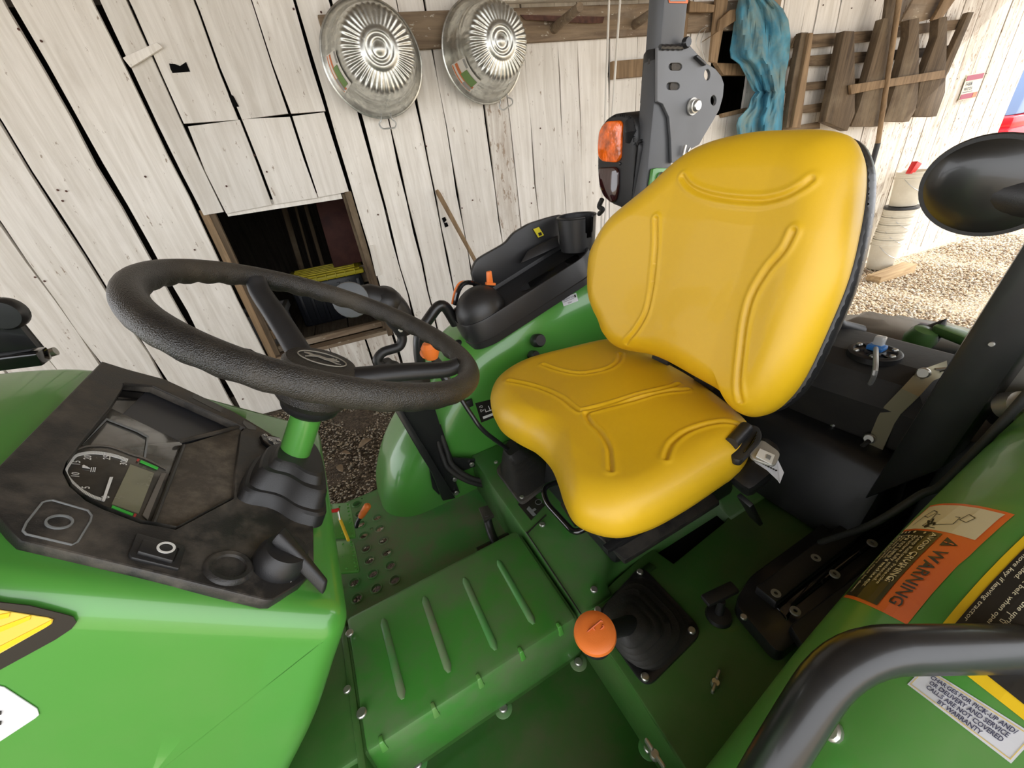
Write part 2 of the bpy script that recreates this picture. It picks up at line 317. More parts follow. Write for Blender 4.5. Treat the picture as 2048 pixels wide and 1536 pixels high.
M = dict(
 green=mat('green paint', GREEN, .30, coat=.6, dust=.10, dustcol=(.22, .24, .12), dscale=5),
 green_dusty=mat('dusty green paint', GREEN, .34, coat=.35, dust=.45, dustcol=(.20, .23, .11), dscale=4),
 hood=mat('dusty green paint with painted reflection', GREEN, .34, coat=.4, dust=.8, dustcol=(.27, .31, .19), dscale=3),  # pale tone is dust plus the white wall's reflection, both painted in
 green_floor=mat('trodden green paint', (.07, .24, .06), .45, coat=.1, dust=.9, dustcol=(.19, .18, .12), dscale=7, bump=.15, bscale=60),
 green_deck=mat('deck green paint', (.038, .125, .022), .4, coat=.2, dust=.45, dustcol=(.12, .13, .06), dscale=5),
 black=mat('black plastic', (.012, .012, .013), .42, dust=.12, dustcol=(.08, .075, .065), dscale=9, bump=.12, bscale=900),
 black_dusty=mat('dusty black plastic', (.022, .021, .02), .5, dust=.75, dustcol=(.105, .088, .068), dscale=11, bump=.3, bscale=420),
 panel=mat('dash plastic', (.020, .019, .018), .42, dust=.85, dustcol=(.13, .112, .09), dscale=19, bump=.18, bscale=700),
 black_paint=mat('black paint', (.012, .012, .013), .3, coat=.15, dust=.12, dustcol=(.08, .08, .07)),
 gloss=mat('glossy black', (.006, .006, .007), .12, coat=.5),
 grip=mat('grained rubber', (.016, .015, .014), .36, dust=.6, dustcol=(.085, .068, .045), dscale=5, bump=.5, bscale=1000, bkind='voro'),
 rubber=mat('black rubber', (.015, .015, .014), .6, dust=.4, dustcol=(.06, .05, .035), dscale=8, bump=.2, bscale=200),
 yellow=mat('yellow vinyl', (.70, .425, .010), .42, coat=.08, bump=.10, bscale=1300, var=.03, vscale=5, dust=.10, dustcol=(.45, .30, .06), dscale=2.5),
 orange=mat('orange plastic', (.83, .20, .035), .4, bump=.1, bscale=800),
 amber=mat('amber lens', (.78, .13, .006), .08, coat=1, bump=1.0, bscale=110, bkind='voro', var=.55, vscale=38),
 void=mat('hole shade black', (.003, .003, .003), .9, spec=.1),  # near-black that paints the shade inside knot holes and the seat hollow
 redlens=mat('dark red lens', (.035, .008, .008), .08, coat=1),
 steel=mat('zinc steel', (.55, .54, .50), .35, metal=.9, dust=.2),
 screw=mat('screw steel', (.45, .44, .41), .4, metal=.6, dust=.3),
 ropssteel=mat('satin post paint with painted sheen', (.060, .061, .064), .34, dust=.25, dustcol=(.10, .10, .10), dscale=7),  # black post; its sky sheen is put into this lighter base colour
 galv=None, white=mat('white print', (.75, .75, .72), .5), whitecard=mat('white card', (.60, .60, .62), .55, bump=.1, bscale=60),
 lgreen=mat('green mark', (.05, .55, .06), .5), red=mat('red plastic', (.62, .02, .02), .4), redmark=mat('red mark', (.45, .04, .03), .5),
 lcd=mat('lcd', (.17, .17, .10), .18, coat=.6, dust=.3, dustcol=(.2, .18, .14), dscale=20), glassdark=mat('dark gauge glass', (.045, .042, .036), .12, coat=.8, dust=.35, dustcol=(.13, .115, .09), dscale=16),
 greyline=mat('grey moulding', (.20, .21, .21), .4), dyellow=mat('decal yellow', (.80, .52, .015), .35), dyellow2=mat('decal pale yellow', (.72, .50, .08), .35),
 dblack=mat('decal black', (.02, .018, .015), .35, coat=.2), dorange=mat('decal orange', (.80, .16, .03), .35), dcream=mat('decal cream', (.72, .66, .46), .4),
 dust=mat('dirt film', (.075, .062, .046), .85, bump=.5, bscale=120, dust=.9, dustcol=(.20, .165, .12), dscale=26), bluecloth=mat('faded blue canvas', (.06, .235, .33), .85, var=.35, vscale=7, dust=.75, dustcol=(.25, .29, .22), dscale=5, bump=.5, bscale=350),
 tray=mat('console plastic', (.016, .016, .017), .36, dust=.10, dustcol=(.06, .06, .055), bump=.18, bscale=800),
 tank=mat('tank plastic', (.007, .007, .007), .6, dust=.35, dustcol=(.07, .062, .05), dscale=4, bump=.25, bscale=60),
 cream=mat('bucket plastic', (.70, .66, .55), .5, dust=.25, dustcol=(.4, .33, .22), dscale=7), strap=mat('olive zinc strap', (.30, .27, .17), .38, metal=.5, dust=.3),
 bluep=mat('blue plastic', (.03, .16, .45), .35), clear=mat('clear plastic', (.5, .5, .48), .15, coat=.5), ygrey=mat('grey tote', (.10, .10, .10), .5, dust=.3), grey=mat('grey pad', (.11, .12, .13), .5),
 yellowlid=mat('yellow lid', (.66, .56, .03), .45), navy=mat('navy tote', (.012, .014, .02), .35), maroon=mat('maroon painted board', (.085, .022, .016), .7, var=.35, vscale=6, dust=.4, dustcol=(.12, .07, .05)),
 implement=mat('dusty grey steel', (.30, .29, .26), .5, metal=.2, dust=.4), bodyred=mat('red body', (.62, .015, .025), .3, coat=.5), winblue=mat('blue window', (.10, .16, .30), .1, coat=.6),
 wire=mat('wire', (.5, .5, .48), .4, metal=.7), paper=mat('paper label', (.72, .68, .60), .6), rust=mat('rusty saw steel', (.085, .035, .022), .8, var=.4, vscale=30),
 whitewood=woodmat('whitewashed board', (.88, .835, .76), (.72, .67, .59), 2, chips=.30, chipcol=(.36, .29, .22), stain=.16, grain=26),
 wornwood=woodmat('worn whitewashed board', (.86, .82, .74), (.58, .51, .43), 2, chips=.62, chipcol=(.36, .28, .21), stain=.4, grain=26),
 brownwood=woodmat('weathered brown wood', (.20, .14, .085), (.085, .058, .035), 0, grain=24, stain=.5, chipcol=(.34, .27, .18)),
 brownwood_z=woodmat('weathered brown wood upright', (.155, .11, .066), (.07, .048, .03), 2, grain=24, stain=.5, chipcol=(.30, .24, .16)),
 tanwood=woodmat('tan lath', (.32, .215, .12), (.17, .11, .06), 2, grain=24, stain=.25, chipcol=(.42, .33, .22)),
 railwood=woodmat('old rail', (.27, .20, .13), (.15, .105, .07), 0, grain=22, chips=.45, chipcol=(.50, .45, .36), stain=.4),
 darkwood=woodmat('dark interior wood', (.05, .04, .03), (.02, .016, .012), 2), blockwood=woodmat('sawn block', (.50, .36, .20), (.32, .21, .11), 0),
)
def galvmat():
    m, nt, b = newmat('galvanised steel'); L = nt.links.new; tc = nd(nt, 'ShaderNodeTexCoord')
    v = nd(nt, 'ShaderNodeTexVoronoi'); v.inputs['Scale'].default_value = 42; L(tc.outputs['Object'], v.inputs['Vector'])
    cr = nd(nt, 'ShaderNodeMapRange'); cr.inputs['To Min'].default_value = .48; cr.inputs['To Max'].default_value = .74; L(v.outputs['Color'], cr.inputs['Value'])
    cc = nd(nt, 'ShaderNodeCombineColor'); L(cr.outputs[0], cc.inputs[0]); L(cr.outputs[0], cc.inputs[1])
    mu = nd(nt, 'ShaderNodeMath'); mu.operation = 'MULTIPLY'; mu.inputs[1].default_value = .92; L(cr.outputs[0], mu.inputs[0]); L(mu.outputs[0], cc.inputs[2])
    L(cc.outputs[0], b.inputs['Base Color']); b.inputs['Metallic'].default_value = .9; b.inputs['Roughness'].default_value = .36
    return m
M['galv'] = galvmat()
def gravelmat(name, c1, c2, c3, scale):
    m, nt, b = newmat(name); L = nt.links.new; tc = nd(nt, 'ShaderNodeTexCoord')
    v = nd(nt, 'ShaderNodeTexVoronoi'); v.inputs['Scale'].default_value = scale; L(tc.outputs['Object'], v.inputs['Vector'])
    n = nd(nt, 'ShaderNodeTexNoise'); n.inputs['Scale'].default_value = 1.6; n.inputs['Detail'].default_value = 6; L(tc.outputs['Object'], n.inputs['Vector'])
    r = nd(nt, 'ShaderNodeValToRGB'); r.color_ramp.elements[0].color = (*c1, 1); r.color_ramp.elements[1].color = (*c2, 1); e = r.color_ramp.elements.new(.5); e.color = (*c3, 1)
    sp = nd(nt, 'ShaderNodeSeparateColor'); L(v.outputs['Color'], sp.inputs[0]); L(sp.outputs[0], r.inputs['Fac'])
    h = nd(nt, 'ShaderNodeHueSaturation'); mr = nd(nt, 'ShaderNodeMapRange'); mr.inputs['To Min'].default_value = .7; mr.inputs['To Max'].default_value = 1.25; L(n.outputs['Fac'], mr.inputs['Value']); L(mr.outputs[0], h.inputs['Value']); L(r.outputs[0], h.inputs['Color']); L(h.outputs[0], b.inputs['Base Color'])
    b.inputs['Roughness'].default_value = .9
    bp = nd(nt, 'ShaderNodeBump'); bp.inputs['Strength'].default_value = .8; bp.inputs['Distance'].default_value = .01; L(v.outputs['Distance'], bp.inputs['Height']); L(bp.outputs[0], b.inputs['Normal'])
    return m
M['gravel'] = gravelmat('limestone gravel', (.26, .19, .12), (.72, .62, .47), (.50, .40, .27), 60)
M['soil'] = gravelmat('dark soil', (.05, .037, .026), (.17, .13, .09), (.095, .072, .05), 90)

# ------------------------------------------------------------------ tags
def tag(o, label=None, cat=None, group=None, kind=None):
    if label: o['label'] = label
    if cat: o['category'] = cat
    if group: o['group'] = group
    if kind: o['kind'] = kind
    return o
def empty(name, loc=(0, 0, 0), rz=0, parent=None):
    o = bpy.data.objects.new(name, None); COL.objects.link(o); o.location = loc; o.rotation_euler = (0, 0, rz); o.empty_display_size = .1
    if parent: o.parent = parent
    return o

# ================================================================== THE SETTING
def gz(x, y=2.0):          # the yard falls gently away to the right
    return 0.03-.042*max(0, x+.5) if x < 7 else 0.03-.042*7.5+.0*(x-7)
nx, ny = 70, 44
xs = np.linspace(-9, 34, nx); ys = np.linspace(-16, 22, ny)
gv = [(x, y, gz(x)+.012*math.sin(x*3.1+y*1.7)+.01*math.sin(y*4.3-x)) for y in ys for x in xs]
gf = [(j*nx+i, j*nx+i+1, (j+1)*nx+i+1, (j+1)*nx+i) for j in range(ny-1) for i in range(nx-1)]
ground = build('ground', (gv, gf), M['gravel']); tag(ground, kind='structure')
# a band of darker trodden soil under the shed, in front of the wall
xs = np.linspace(-3.4, 2.6, 40); ys = np.linspace(-1.5, 3.28, 34)
gv = [(x, y, gz(x)+.03+.018*math.sin(x*5+y*2.3)*math.sin(y*6-x*2)+.012*math.sin(x*13+y*9)) for y in ys for x in xs]
gf = [(j*40+i, j*40+i+1, (j+1)*40+i+1, (j+1)*40+i) for j in range(33) for i in range(39)]
soil = build('soil_floor', (gv, gf), M['soil']); tag(soil, kind='structure')

def pebbles(n, x0, x1, y0, y1, smin, smax, dens=None, zoff=0.0):
    base = np.array([(1,0,0),(-1,0,0),(0,1,0),(0,-1,0),(0,0,1),(0,0,-1)], float); tri = np.array([(0,2,4),(2,1,4),(1,3,4),(3,0,4),(2,0,5),(1,2,5),(3,1,5),(0,3,5)])
    x = rng.uniform(x0, x1, n); y = rng.uniform(y0, y1, n); s = rng.uniform(smin, smax, n)
    z = np.array([gz(a) for a in x])+zoff
    V = base[None]*(s[:, None, None]*rng.uniform(.55, 1.25, (n, 6, 1))); V[:, :, 2] *= .6
    a = rng.uniform(0, 6.28, n); c, q = np.cos(a), np.sin(a)
    X = V[:, :, 0]*c[:, None]-V[:, :, 1]*q[:, None]+x[:, None]; Y = V[:, :, 0]*q[:, None]+V[:, :, 1]*c[:, None]+y[:, None]; Z = V[:, :, 2]+z[:, None]+s[:, None]*.25
    P = np.stack([X, Y, Z], 2).reshape(-1, 3); F = (tri[None]+6*np.arange(n)[:, None, None]).reshape(-1, 3)
    me = bpy.data.meshes.new('pebbles'); me.vertices.add(len(P)); me.vertices.foreach_set('co', P.ravel())
    me.loops.add(F.size); me.loops.foreach_set('vertex_index', F.ravel()); me.polygons.add(len(F)); me.polygons.foreach_set('loop_start', np.arange(0, F.size, 3)); me.polygons.foreach_set('material_index', np.repeat(rng.integers(0, 4, n), 8))
    me.update(); return me
pm = [mat('pebble tan', (.60, .47, .31), .8), mat('pebble cream', (.80, .70, .54), .8), mat('pebble brown', (.30, .21, .13), .8), mat('pebble grey', (.52, .47, .40), .8)]
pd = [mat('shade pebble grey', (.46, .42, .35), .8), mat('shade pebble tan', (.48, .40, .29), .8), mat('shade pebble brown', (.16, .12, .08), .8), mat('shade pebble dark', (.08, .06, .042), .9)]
def stuff(name, me, mats, label, cat, x=0):
    for m in mats: me.materials.append(m)
    o = bpy.data.objects.new(name, me); COL.objects.link(o); tag(o, label, cat, kind='stuff'); return o
stuff('gravel', pebbles(52000, 2.6, 9.5, -.4, 3.22, .008, .022), pm, 'tan and cream gravel lying in the sun on the yard', 'gravel')
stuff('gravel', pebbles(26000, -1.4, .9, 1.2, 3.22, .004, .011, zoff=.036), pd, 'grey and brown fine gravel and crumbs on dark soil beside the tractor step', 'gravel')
# dead leaves and chips among the gravel
leafm = mat('dead leaf', (.27, .20, .13), .8, var=.3, vscale=20)
def leaf(px, py, s, rz, name, label, cat):
    p = PG(px, py, gz(PG(px, py, 0)[0])+.055)
    pts = [(-1, 0), (-.6, .35), (-.1, .5), (.4, .38), (1, .05), (.5, -.3), (0, -.42), (-.6, -.3)]
    c = [(q[0]*s, q[1]*s, .25*s*math.sin(q[0]*2.2+1)) for q in pts]; g = G(); n = len(c)
    v = c+[(x, y, z-.004) for x, y, z in c]+[(0, 0, .3*s), (0, 0, .3*s-.004)]
    f = [(i, (i+1) % n, 2*n) for i in range(n)]+[(n+(i+1) % n, n+i, 2*n+1) for i in range(n)]+[(i, n+i, n+(i+1) % n, (i+1) % n) for i in range(n)]
    o = build(name, (v, f), leafm, ang=60); o.location = p; o.rotation_euler = (.15, .1, rz); tag(o, label, cat, 'dead leaves on the soil'); return o
leaf(730, 885, .055, .5, 'dead_leaf', 'largest curled brown leaf on the soil between steering column and fender', 'leaf')
leaf(680, 935, .042, 1.9, 'dead_leaf', 'brown leaf on the fine gravel just above the perforated footplate', 'leaf')
leaf(690, 905, .036, 2.6, 'dead_leaf', 'small pale brown leaf in the middle of the soil patch', 'leaf')
leaf(656, 828, .045, .2, 'dead_leaf', 'brown leaf right of the green steering column, nearest the wall', 'leaf')

# ---- the barn wall: every board a part
D = 3.30
wall = build('wall_back', G().add(box(-3.3, 8.25, D+.028, D+.09, 2.55, 2.64)).add(box(-3.3, -.86, D+.028, D+.09, .16, .26)).add(box(.15, 8.25, D+.028, D+.09, .16, .24)).add(box(.15, 3.2, D+.03, D+.09, 1.30, 1.38)), M['darkwood'], flat=True)
tag(wall, kind='structure')
def plank(x0, x1, z0, z1, m='whitewood', y=None, th=.024, wob=.004):
    y = D+rng.uniform(-.003, .004) if y is None else y
    n = max(2, int((z1-z0)/.22)); L_ = rng.normal(0, wob, n+1); R_ = rng.normal(0, wob, n+1); zs = np.linspace(z0, z1, n+1); v = []; f = []
    jb, jt = rng.uniform(-.006, .006, 2)
    for i, z in enumerate(zs):
        dz = jb if i == 0 else (jt if i == n else 0)
        for (x, yy, q) in ((x0+L_[i], y, -1), (x1+R_[i], y, 1), (x1+R_[i], y+th, 1), (x0+L_[i], y+th, -1)): v.append((x, yy, z+dz*q))
    for i in range(n):
        for j in range(4): a, b = i*4+j, i*4+(j+1) % 4; f.append((a, b, b+4, a+4))
    f.append((3, 2, 1, 0)); k = n*4; f.append((k, k+1, k+2, k+3))
    return build('plank', (v, f), M[m], wall, flat=True)
B = [(-3.3, .01), (-3.0, .01), (-2.72, .012), (-2.47, .01), (-2.25, .012), (-2.02, .012), (-1.79, .012), (-1.515, .020), (-1.20, .034), (-.845, .030), (-.708, .018), (-.41, .010), (-.125, .012), (.10, .020), (.30, .020), (.472, .018), (.685, .013), (.863, .013), (1.17, .015), (1.358, .010), (1.525, .009), (1.792, .006), (1.960, .008), (2.235, .007), (2.49, .007), (2.75, .008), (3.01, .008), (3.25, .008), (3.50, .009), (3.68, .006), (3.99, .008), (4.25, .008), (4.40, .010), (4.69, .010), (5.07, .008), (5.28, .007), (5.49, .012), (5.75, .008), (6.02, .009), (6.3, .008), (6.56, .009), (6.87, .012), (7.13, .01), (7.42, .01), (7.71, .014), (7.98, .012), (8.22, .01)]
def zb(x): return .055 if x < .6 else max(-.235, .055-.05*(x-.6))
for i in range(len(B)-1):
    x0 = B[i][0]+B[i][1]/2; x1 = B[i+1][0]-B[i+1][1]/2; xm = (x0+x1)/2
    m = 'wornwood' if x0 > 5.4 or rng.random() < .03 else 'whitewood'
    if -.84 < xm < .09:
        if i == 9: plank(x0, x1, 1.53, 3.0, m)                # narrow board left of the upper joint
        elif xm > -.7: plank(x0, x1, 2.012, 3.0, m)
        if xm > -.7 and xm < -.42: plank(x0, x1-.002, 1.525, 2.004, m)
        if -.42 < xm < -.12: plank(x0+.004, x1, 1.53, 2.004, m)
        if xm > -.12: plank(x0, x1-.012, 1.535, 2.002, m)
        plank(x0, x1, .06, rng.uniform(.46, .475), 'wornwood')
        continue
    if 3.25 <= xm < 3.68:
        plank(x0, x1, 2.33, 3.0, m); plank(x0, x1, zb(xm), 1.70, m); continue
    top = 3.0
    if 1.17 < xm < 2.25: plank(x0, x1, zb(xm)+.0, 3.0, m); continue
    plank(x0, x1, zb(xm)+rng.uniform(-.01, .012), top, m)
tag(build('board', box(-.70, .03, D+.03, D+.055, 1.50, 1.56), M['whitewood'], wall, flat=True))
# bottom sill of the wall, painted and chipped, to the right
for a, b in ((.3, 2.2), (2.21, 4.4), (4.41, 6.6), (6.61, 8.22)):
    z = zb((a+b)/2); build('sill_board', hexa([(a, D-.03, zb(a)-.10), (b, D-.03, zb(b)-.10), (b, D+.02, zb(b)-.10), (a, D+.02, zb(a)-.10), (a, D-.03, zb(a)+.02), (b, D-.03, zb(b)+.02), (b, D+.02, zb(b)+.02), (a, D+.02, zb(a)+.02)]), M['wornwood'], wall, flat=True)
# knot holes in the boards: near-black patches that paint the shade of their depth
def wall_patch(P, m, name, d=.006, z=0.004):
    return build(name, prism([PW(*p, D-z) for p in P], (0, -d, 0)), M[m], wall, flat=True)
holem = M['gloss']
for nm, P in (('knot_hole_shade', [(338,127),(350,128),(360,132),(372,124),(380,143),(345,146),(341,138)]), ('knot_hole_shade', [(459,190),(466,191),(478,213),(468,214)]), ('knot_hole_shade', [(884,437),(890,434),(893,440),(888,446)]), ('knot_hole_shade', [(888,446),(894,445),(897,452),(891,455)])):
    build(nm, prism([PW(*p, D-.006) for p in P], (0, .01, 0)), M['void'], wall, flat=True)
build('turn_button', prism([PW(*p, D-.004) for p in ((248,117),(316,86),(328,97),(264,137))], (0, -.02, 0), .003), M['whitewood'], wall)
build('hinge_board', prism([PW(*p, D-.004) for p in ((738,492),(746,490),(762,548),(752,552))], (0, -.018, 0), .002), M['whitewood'], wall)
# nails scattered over the boards
g = G()
for i in range(150):
    x = rng.uniform(-1.9, 7.6); z = rng.choice([2.45, 1.75, 1.34, .62, .2])+rng.normal(0, .03)
    if -.9 < x < .15 and z < 1.6: continue
    g.add(lathe([(.006, 0), (.006, .003), (0, .004)], (x, D-.006, z), (0, -1, 0), 6))
o = build('nails', g, M['rust'], wall); tag(o, kind='stuff')

# ---- small opening into the dark room behind: jambs, sill, room
t1 = build('trim_1', G().add(box(-.845, -.80, D+.026, D+.13, .44, 1.56, .003)), M['tanwood'], flat=True); tag(t1, kind='structure')
build('jamb_board', prism([(-.80, D+.03, .5), (-.765, D+.03, .5), (-.765, D+.03, 1.54), (-.80, D+.03, 1.54)], (0, .03, 0)), M['brownwood_z'], t1, flat=True)
for z in (.62, .74, .88): build('block', box(-.80, -.75, D+.06, D+.11, z, z+.07, .003), M['tanwood'], t1)
t2 = build('trim_2', box(.055, .10, D-.004, D+.14, .44, 1.54, .003), M['brownwood_z'], flat=True); tag(t2, kind='structure')
build('jamb_strip', box(.035, .056, D+.03, D+.10, .5, 1.53, .002), M['brownwood_z'], t2, flat=True)
t3 = build('trim_3', G().add(box(-.80, .06, D-.004, D+.10, .462, .492, .003)), M['railwood'], flat=True); tag(t3, kind='structure')
build('sill_rail', box(-.80, .06, D+.10, D+.16, .50, .545, .003), M['railwood'], t3, flat=True)
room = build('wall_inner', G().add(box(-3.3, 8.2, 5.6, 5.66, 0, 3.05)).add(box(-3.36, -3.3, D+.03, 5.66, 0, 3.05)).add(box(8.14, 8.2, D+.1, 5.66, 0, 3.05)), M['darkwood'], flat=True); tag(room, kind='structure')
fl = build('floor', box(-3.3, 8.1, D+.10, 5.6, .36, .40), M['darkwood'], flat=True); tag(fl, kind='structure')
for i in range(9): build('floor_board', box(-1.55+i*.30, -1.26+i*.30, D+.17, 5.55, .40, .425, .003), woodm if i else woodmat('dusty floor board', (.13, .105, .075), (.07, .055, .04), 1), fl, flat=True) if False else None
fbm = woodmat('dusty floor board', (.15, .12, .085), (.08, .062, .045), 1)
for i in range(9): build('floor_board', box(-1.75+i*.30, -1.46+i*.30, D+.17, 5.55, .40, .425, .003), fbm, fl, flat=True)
# roof of the lean-to and of the barn
roof = build('ceiling', G().add(box(-9, 8.3, -1.35, D+.12, 3.0, 3.06)).add(box(-3.4, 8.3, D+.12, 5.8, 3.02, 3.10)), woodmat('roof boards', (.30, .24, .17), (.18, .14, .10), 0), flat=True); tag(roof, kind='structure')
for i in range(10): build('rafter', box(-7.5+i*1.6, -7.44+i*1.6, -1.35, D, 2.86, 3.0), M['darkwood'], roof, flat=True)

# ---- things inside the opening
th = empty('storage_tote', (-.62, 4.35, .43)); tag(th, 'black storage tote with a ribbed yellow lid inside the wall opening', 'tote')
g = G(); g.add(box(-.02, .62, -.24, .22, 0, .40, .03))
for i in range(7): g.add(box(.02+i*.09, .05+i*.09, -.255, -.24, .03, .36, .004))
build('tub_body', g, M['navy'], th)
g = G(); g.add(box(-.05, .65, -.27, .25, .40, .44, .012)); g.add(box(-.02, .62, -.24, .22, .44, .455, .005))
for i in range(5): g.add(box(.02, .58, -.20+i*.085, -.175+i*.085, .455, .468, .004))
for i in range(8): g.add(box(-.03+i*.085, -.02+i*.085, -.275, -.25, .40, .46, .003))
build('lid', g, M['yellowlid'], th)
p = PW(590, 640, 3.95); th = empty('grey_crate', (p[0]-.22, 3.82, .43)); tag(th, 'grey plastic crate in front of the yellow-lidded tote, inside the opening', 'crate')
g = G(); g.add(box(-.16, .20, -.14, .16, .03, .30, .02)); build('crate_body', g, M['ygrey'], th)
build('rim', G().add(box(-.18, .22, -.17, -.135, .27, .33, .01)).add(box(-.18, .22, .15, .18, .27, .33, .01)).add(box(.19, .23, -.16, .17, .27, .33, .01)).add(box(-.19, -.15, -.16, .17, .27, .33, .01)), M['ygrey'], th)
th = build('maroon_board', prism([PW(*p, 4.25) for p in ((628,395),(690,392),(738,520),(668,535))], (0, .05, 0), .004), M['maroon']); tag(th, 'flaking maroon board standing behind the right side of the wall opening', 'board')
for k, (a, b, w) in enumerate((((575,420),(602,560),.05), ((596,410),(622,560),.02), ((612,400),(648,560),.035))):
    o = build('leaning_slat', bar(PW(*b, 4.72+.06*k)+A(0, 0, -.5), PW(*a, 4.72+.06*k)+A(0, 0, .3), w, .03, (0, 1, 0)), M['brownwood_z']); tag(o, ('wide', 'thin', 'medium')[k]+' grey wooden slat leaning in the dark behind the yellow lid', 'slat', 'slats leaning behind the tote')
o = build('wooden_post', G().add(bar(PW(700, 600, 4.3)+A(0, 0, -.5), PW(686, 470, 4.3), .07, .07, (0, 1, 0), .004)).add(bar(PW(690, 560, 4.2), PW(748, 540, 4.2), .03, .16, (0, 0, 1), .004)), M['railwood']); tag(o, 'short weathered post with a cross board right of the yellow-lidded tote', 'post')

# ---- rail on the wall with pegs
rx0, rx1 = .20, 3.9
rail = build('hanging_rail', box(rx0, rx1, D-.045, D-.005, 2.282, 2.465, .004), M['railwood'], flat=True); tag(rail, 'long weathered brown board nailed across the whitewashed wall behind the tubs', 'rail')
for (a, b) in (((1107,58),(1160,14)), ((1268,50),(1330,8))):
    q = PW(*a, D-.04); e = PW(*b, D-.40); build('peg', tube([q, e], [.030, .026], 12), M['railwood'], rail)
build('shelf_strip', hexa([(1.30, D-.22, 2.455), (2.62, D-.22, 2.455), (2.62, D-.02, 2.49), (1.30, D-.02, 2.49), (1.30, D-.22, 2.475), (2.62, D-.22, 2.475), (2.62, D-.02, 2.51), (1.30, D-.02, 2.51)]), M['whitewood'], rail, flat=True)
o = build('upper_board', box(2.0, 3.5, D-.30, D-.06, 2.50, 2.62, .004), M['tanwood'], flat=True); tag(o, 'tan board lying on top of the rail, left of the blue canvas', 'board')
o = build('wall_block', box(PW(1218,150,D)[0], PW(1285,150,D)[0]+.2, D-.05, D-.01, 2.03, 2.14, .003), M['tanwood']); tag(o, 'short tan wooden block nailed to the wall below the rail', 'block')
# saw: toothed rusty blade
P = [PW(*p, D-.06) for p in ((893,36),(905,34),(902,24),(913,30),(912,16),(922,26),(922,12),(932,22),(934,10),(941,20),(946,12),(950,16),(952,34),(930,36),(905,38))]
o = build('saw_blade', prism(P, (0, -.006, 0)), M['rust'], flat=True); tag(o, 'rusty toothed saw blade resting on the rail between the two tubs', 'saw')
P = [PW(*p, D-.07) for p in ((1040,30),(1208,34),(1205,46),(1175,47),(1050,40))]
o = build('rusty_blade', prism(P, (0, -.006, 0)), M['rust'], flat=True); tag(o, 'long rusty blade lying along the rail right of the second tub', 'saw')
# pipes
for k, (a, b, y) in enumerate((((1218,2),(1210,236),3.15), ((1240,4),(1224,236),3.12))):
    q = PW(*a, y); e = PW(*b, y); e2 = q+(e-q)*(q[2]-.03)/(q[2]-e[2]); q2 = q+(q-e)*.35
    o = build('thin_pipe', tube([q2, q, e2], .0085, 10), M['paper']); tag(o, ('left one of the two thin white pipes standing against the rail', 'right one of the two thin white pipes standing against the rail, nearest the roll bar')[k], 'pipe', 'thin white pipes by the rail')
# wooden stick leaning on the wall
a = PW(873, 380, D-.05); b = PW(955, 530, D-.12); e = b+(b-a)*1.15
o = build('long_stick', tube([a, a+(b-a)*.05, b, e], [.012, .018, .0155, .014], 10), M['tanwood']); tag(o, 'bare wooden stick leaning against the white wall behind the console tray', 'stick')

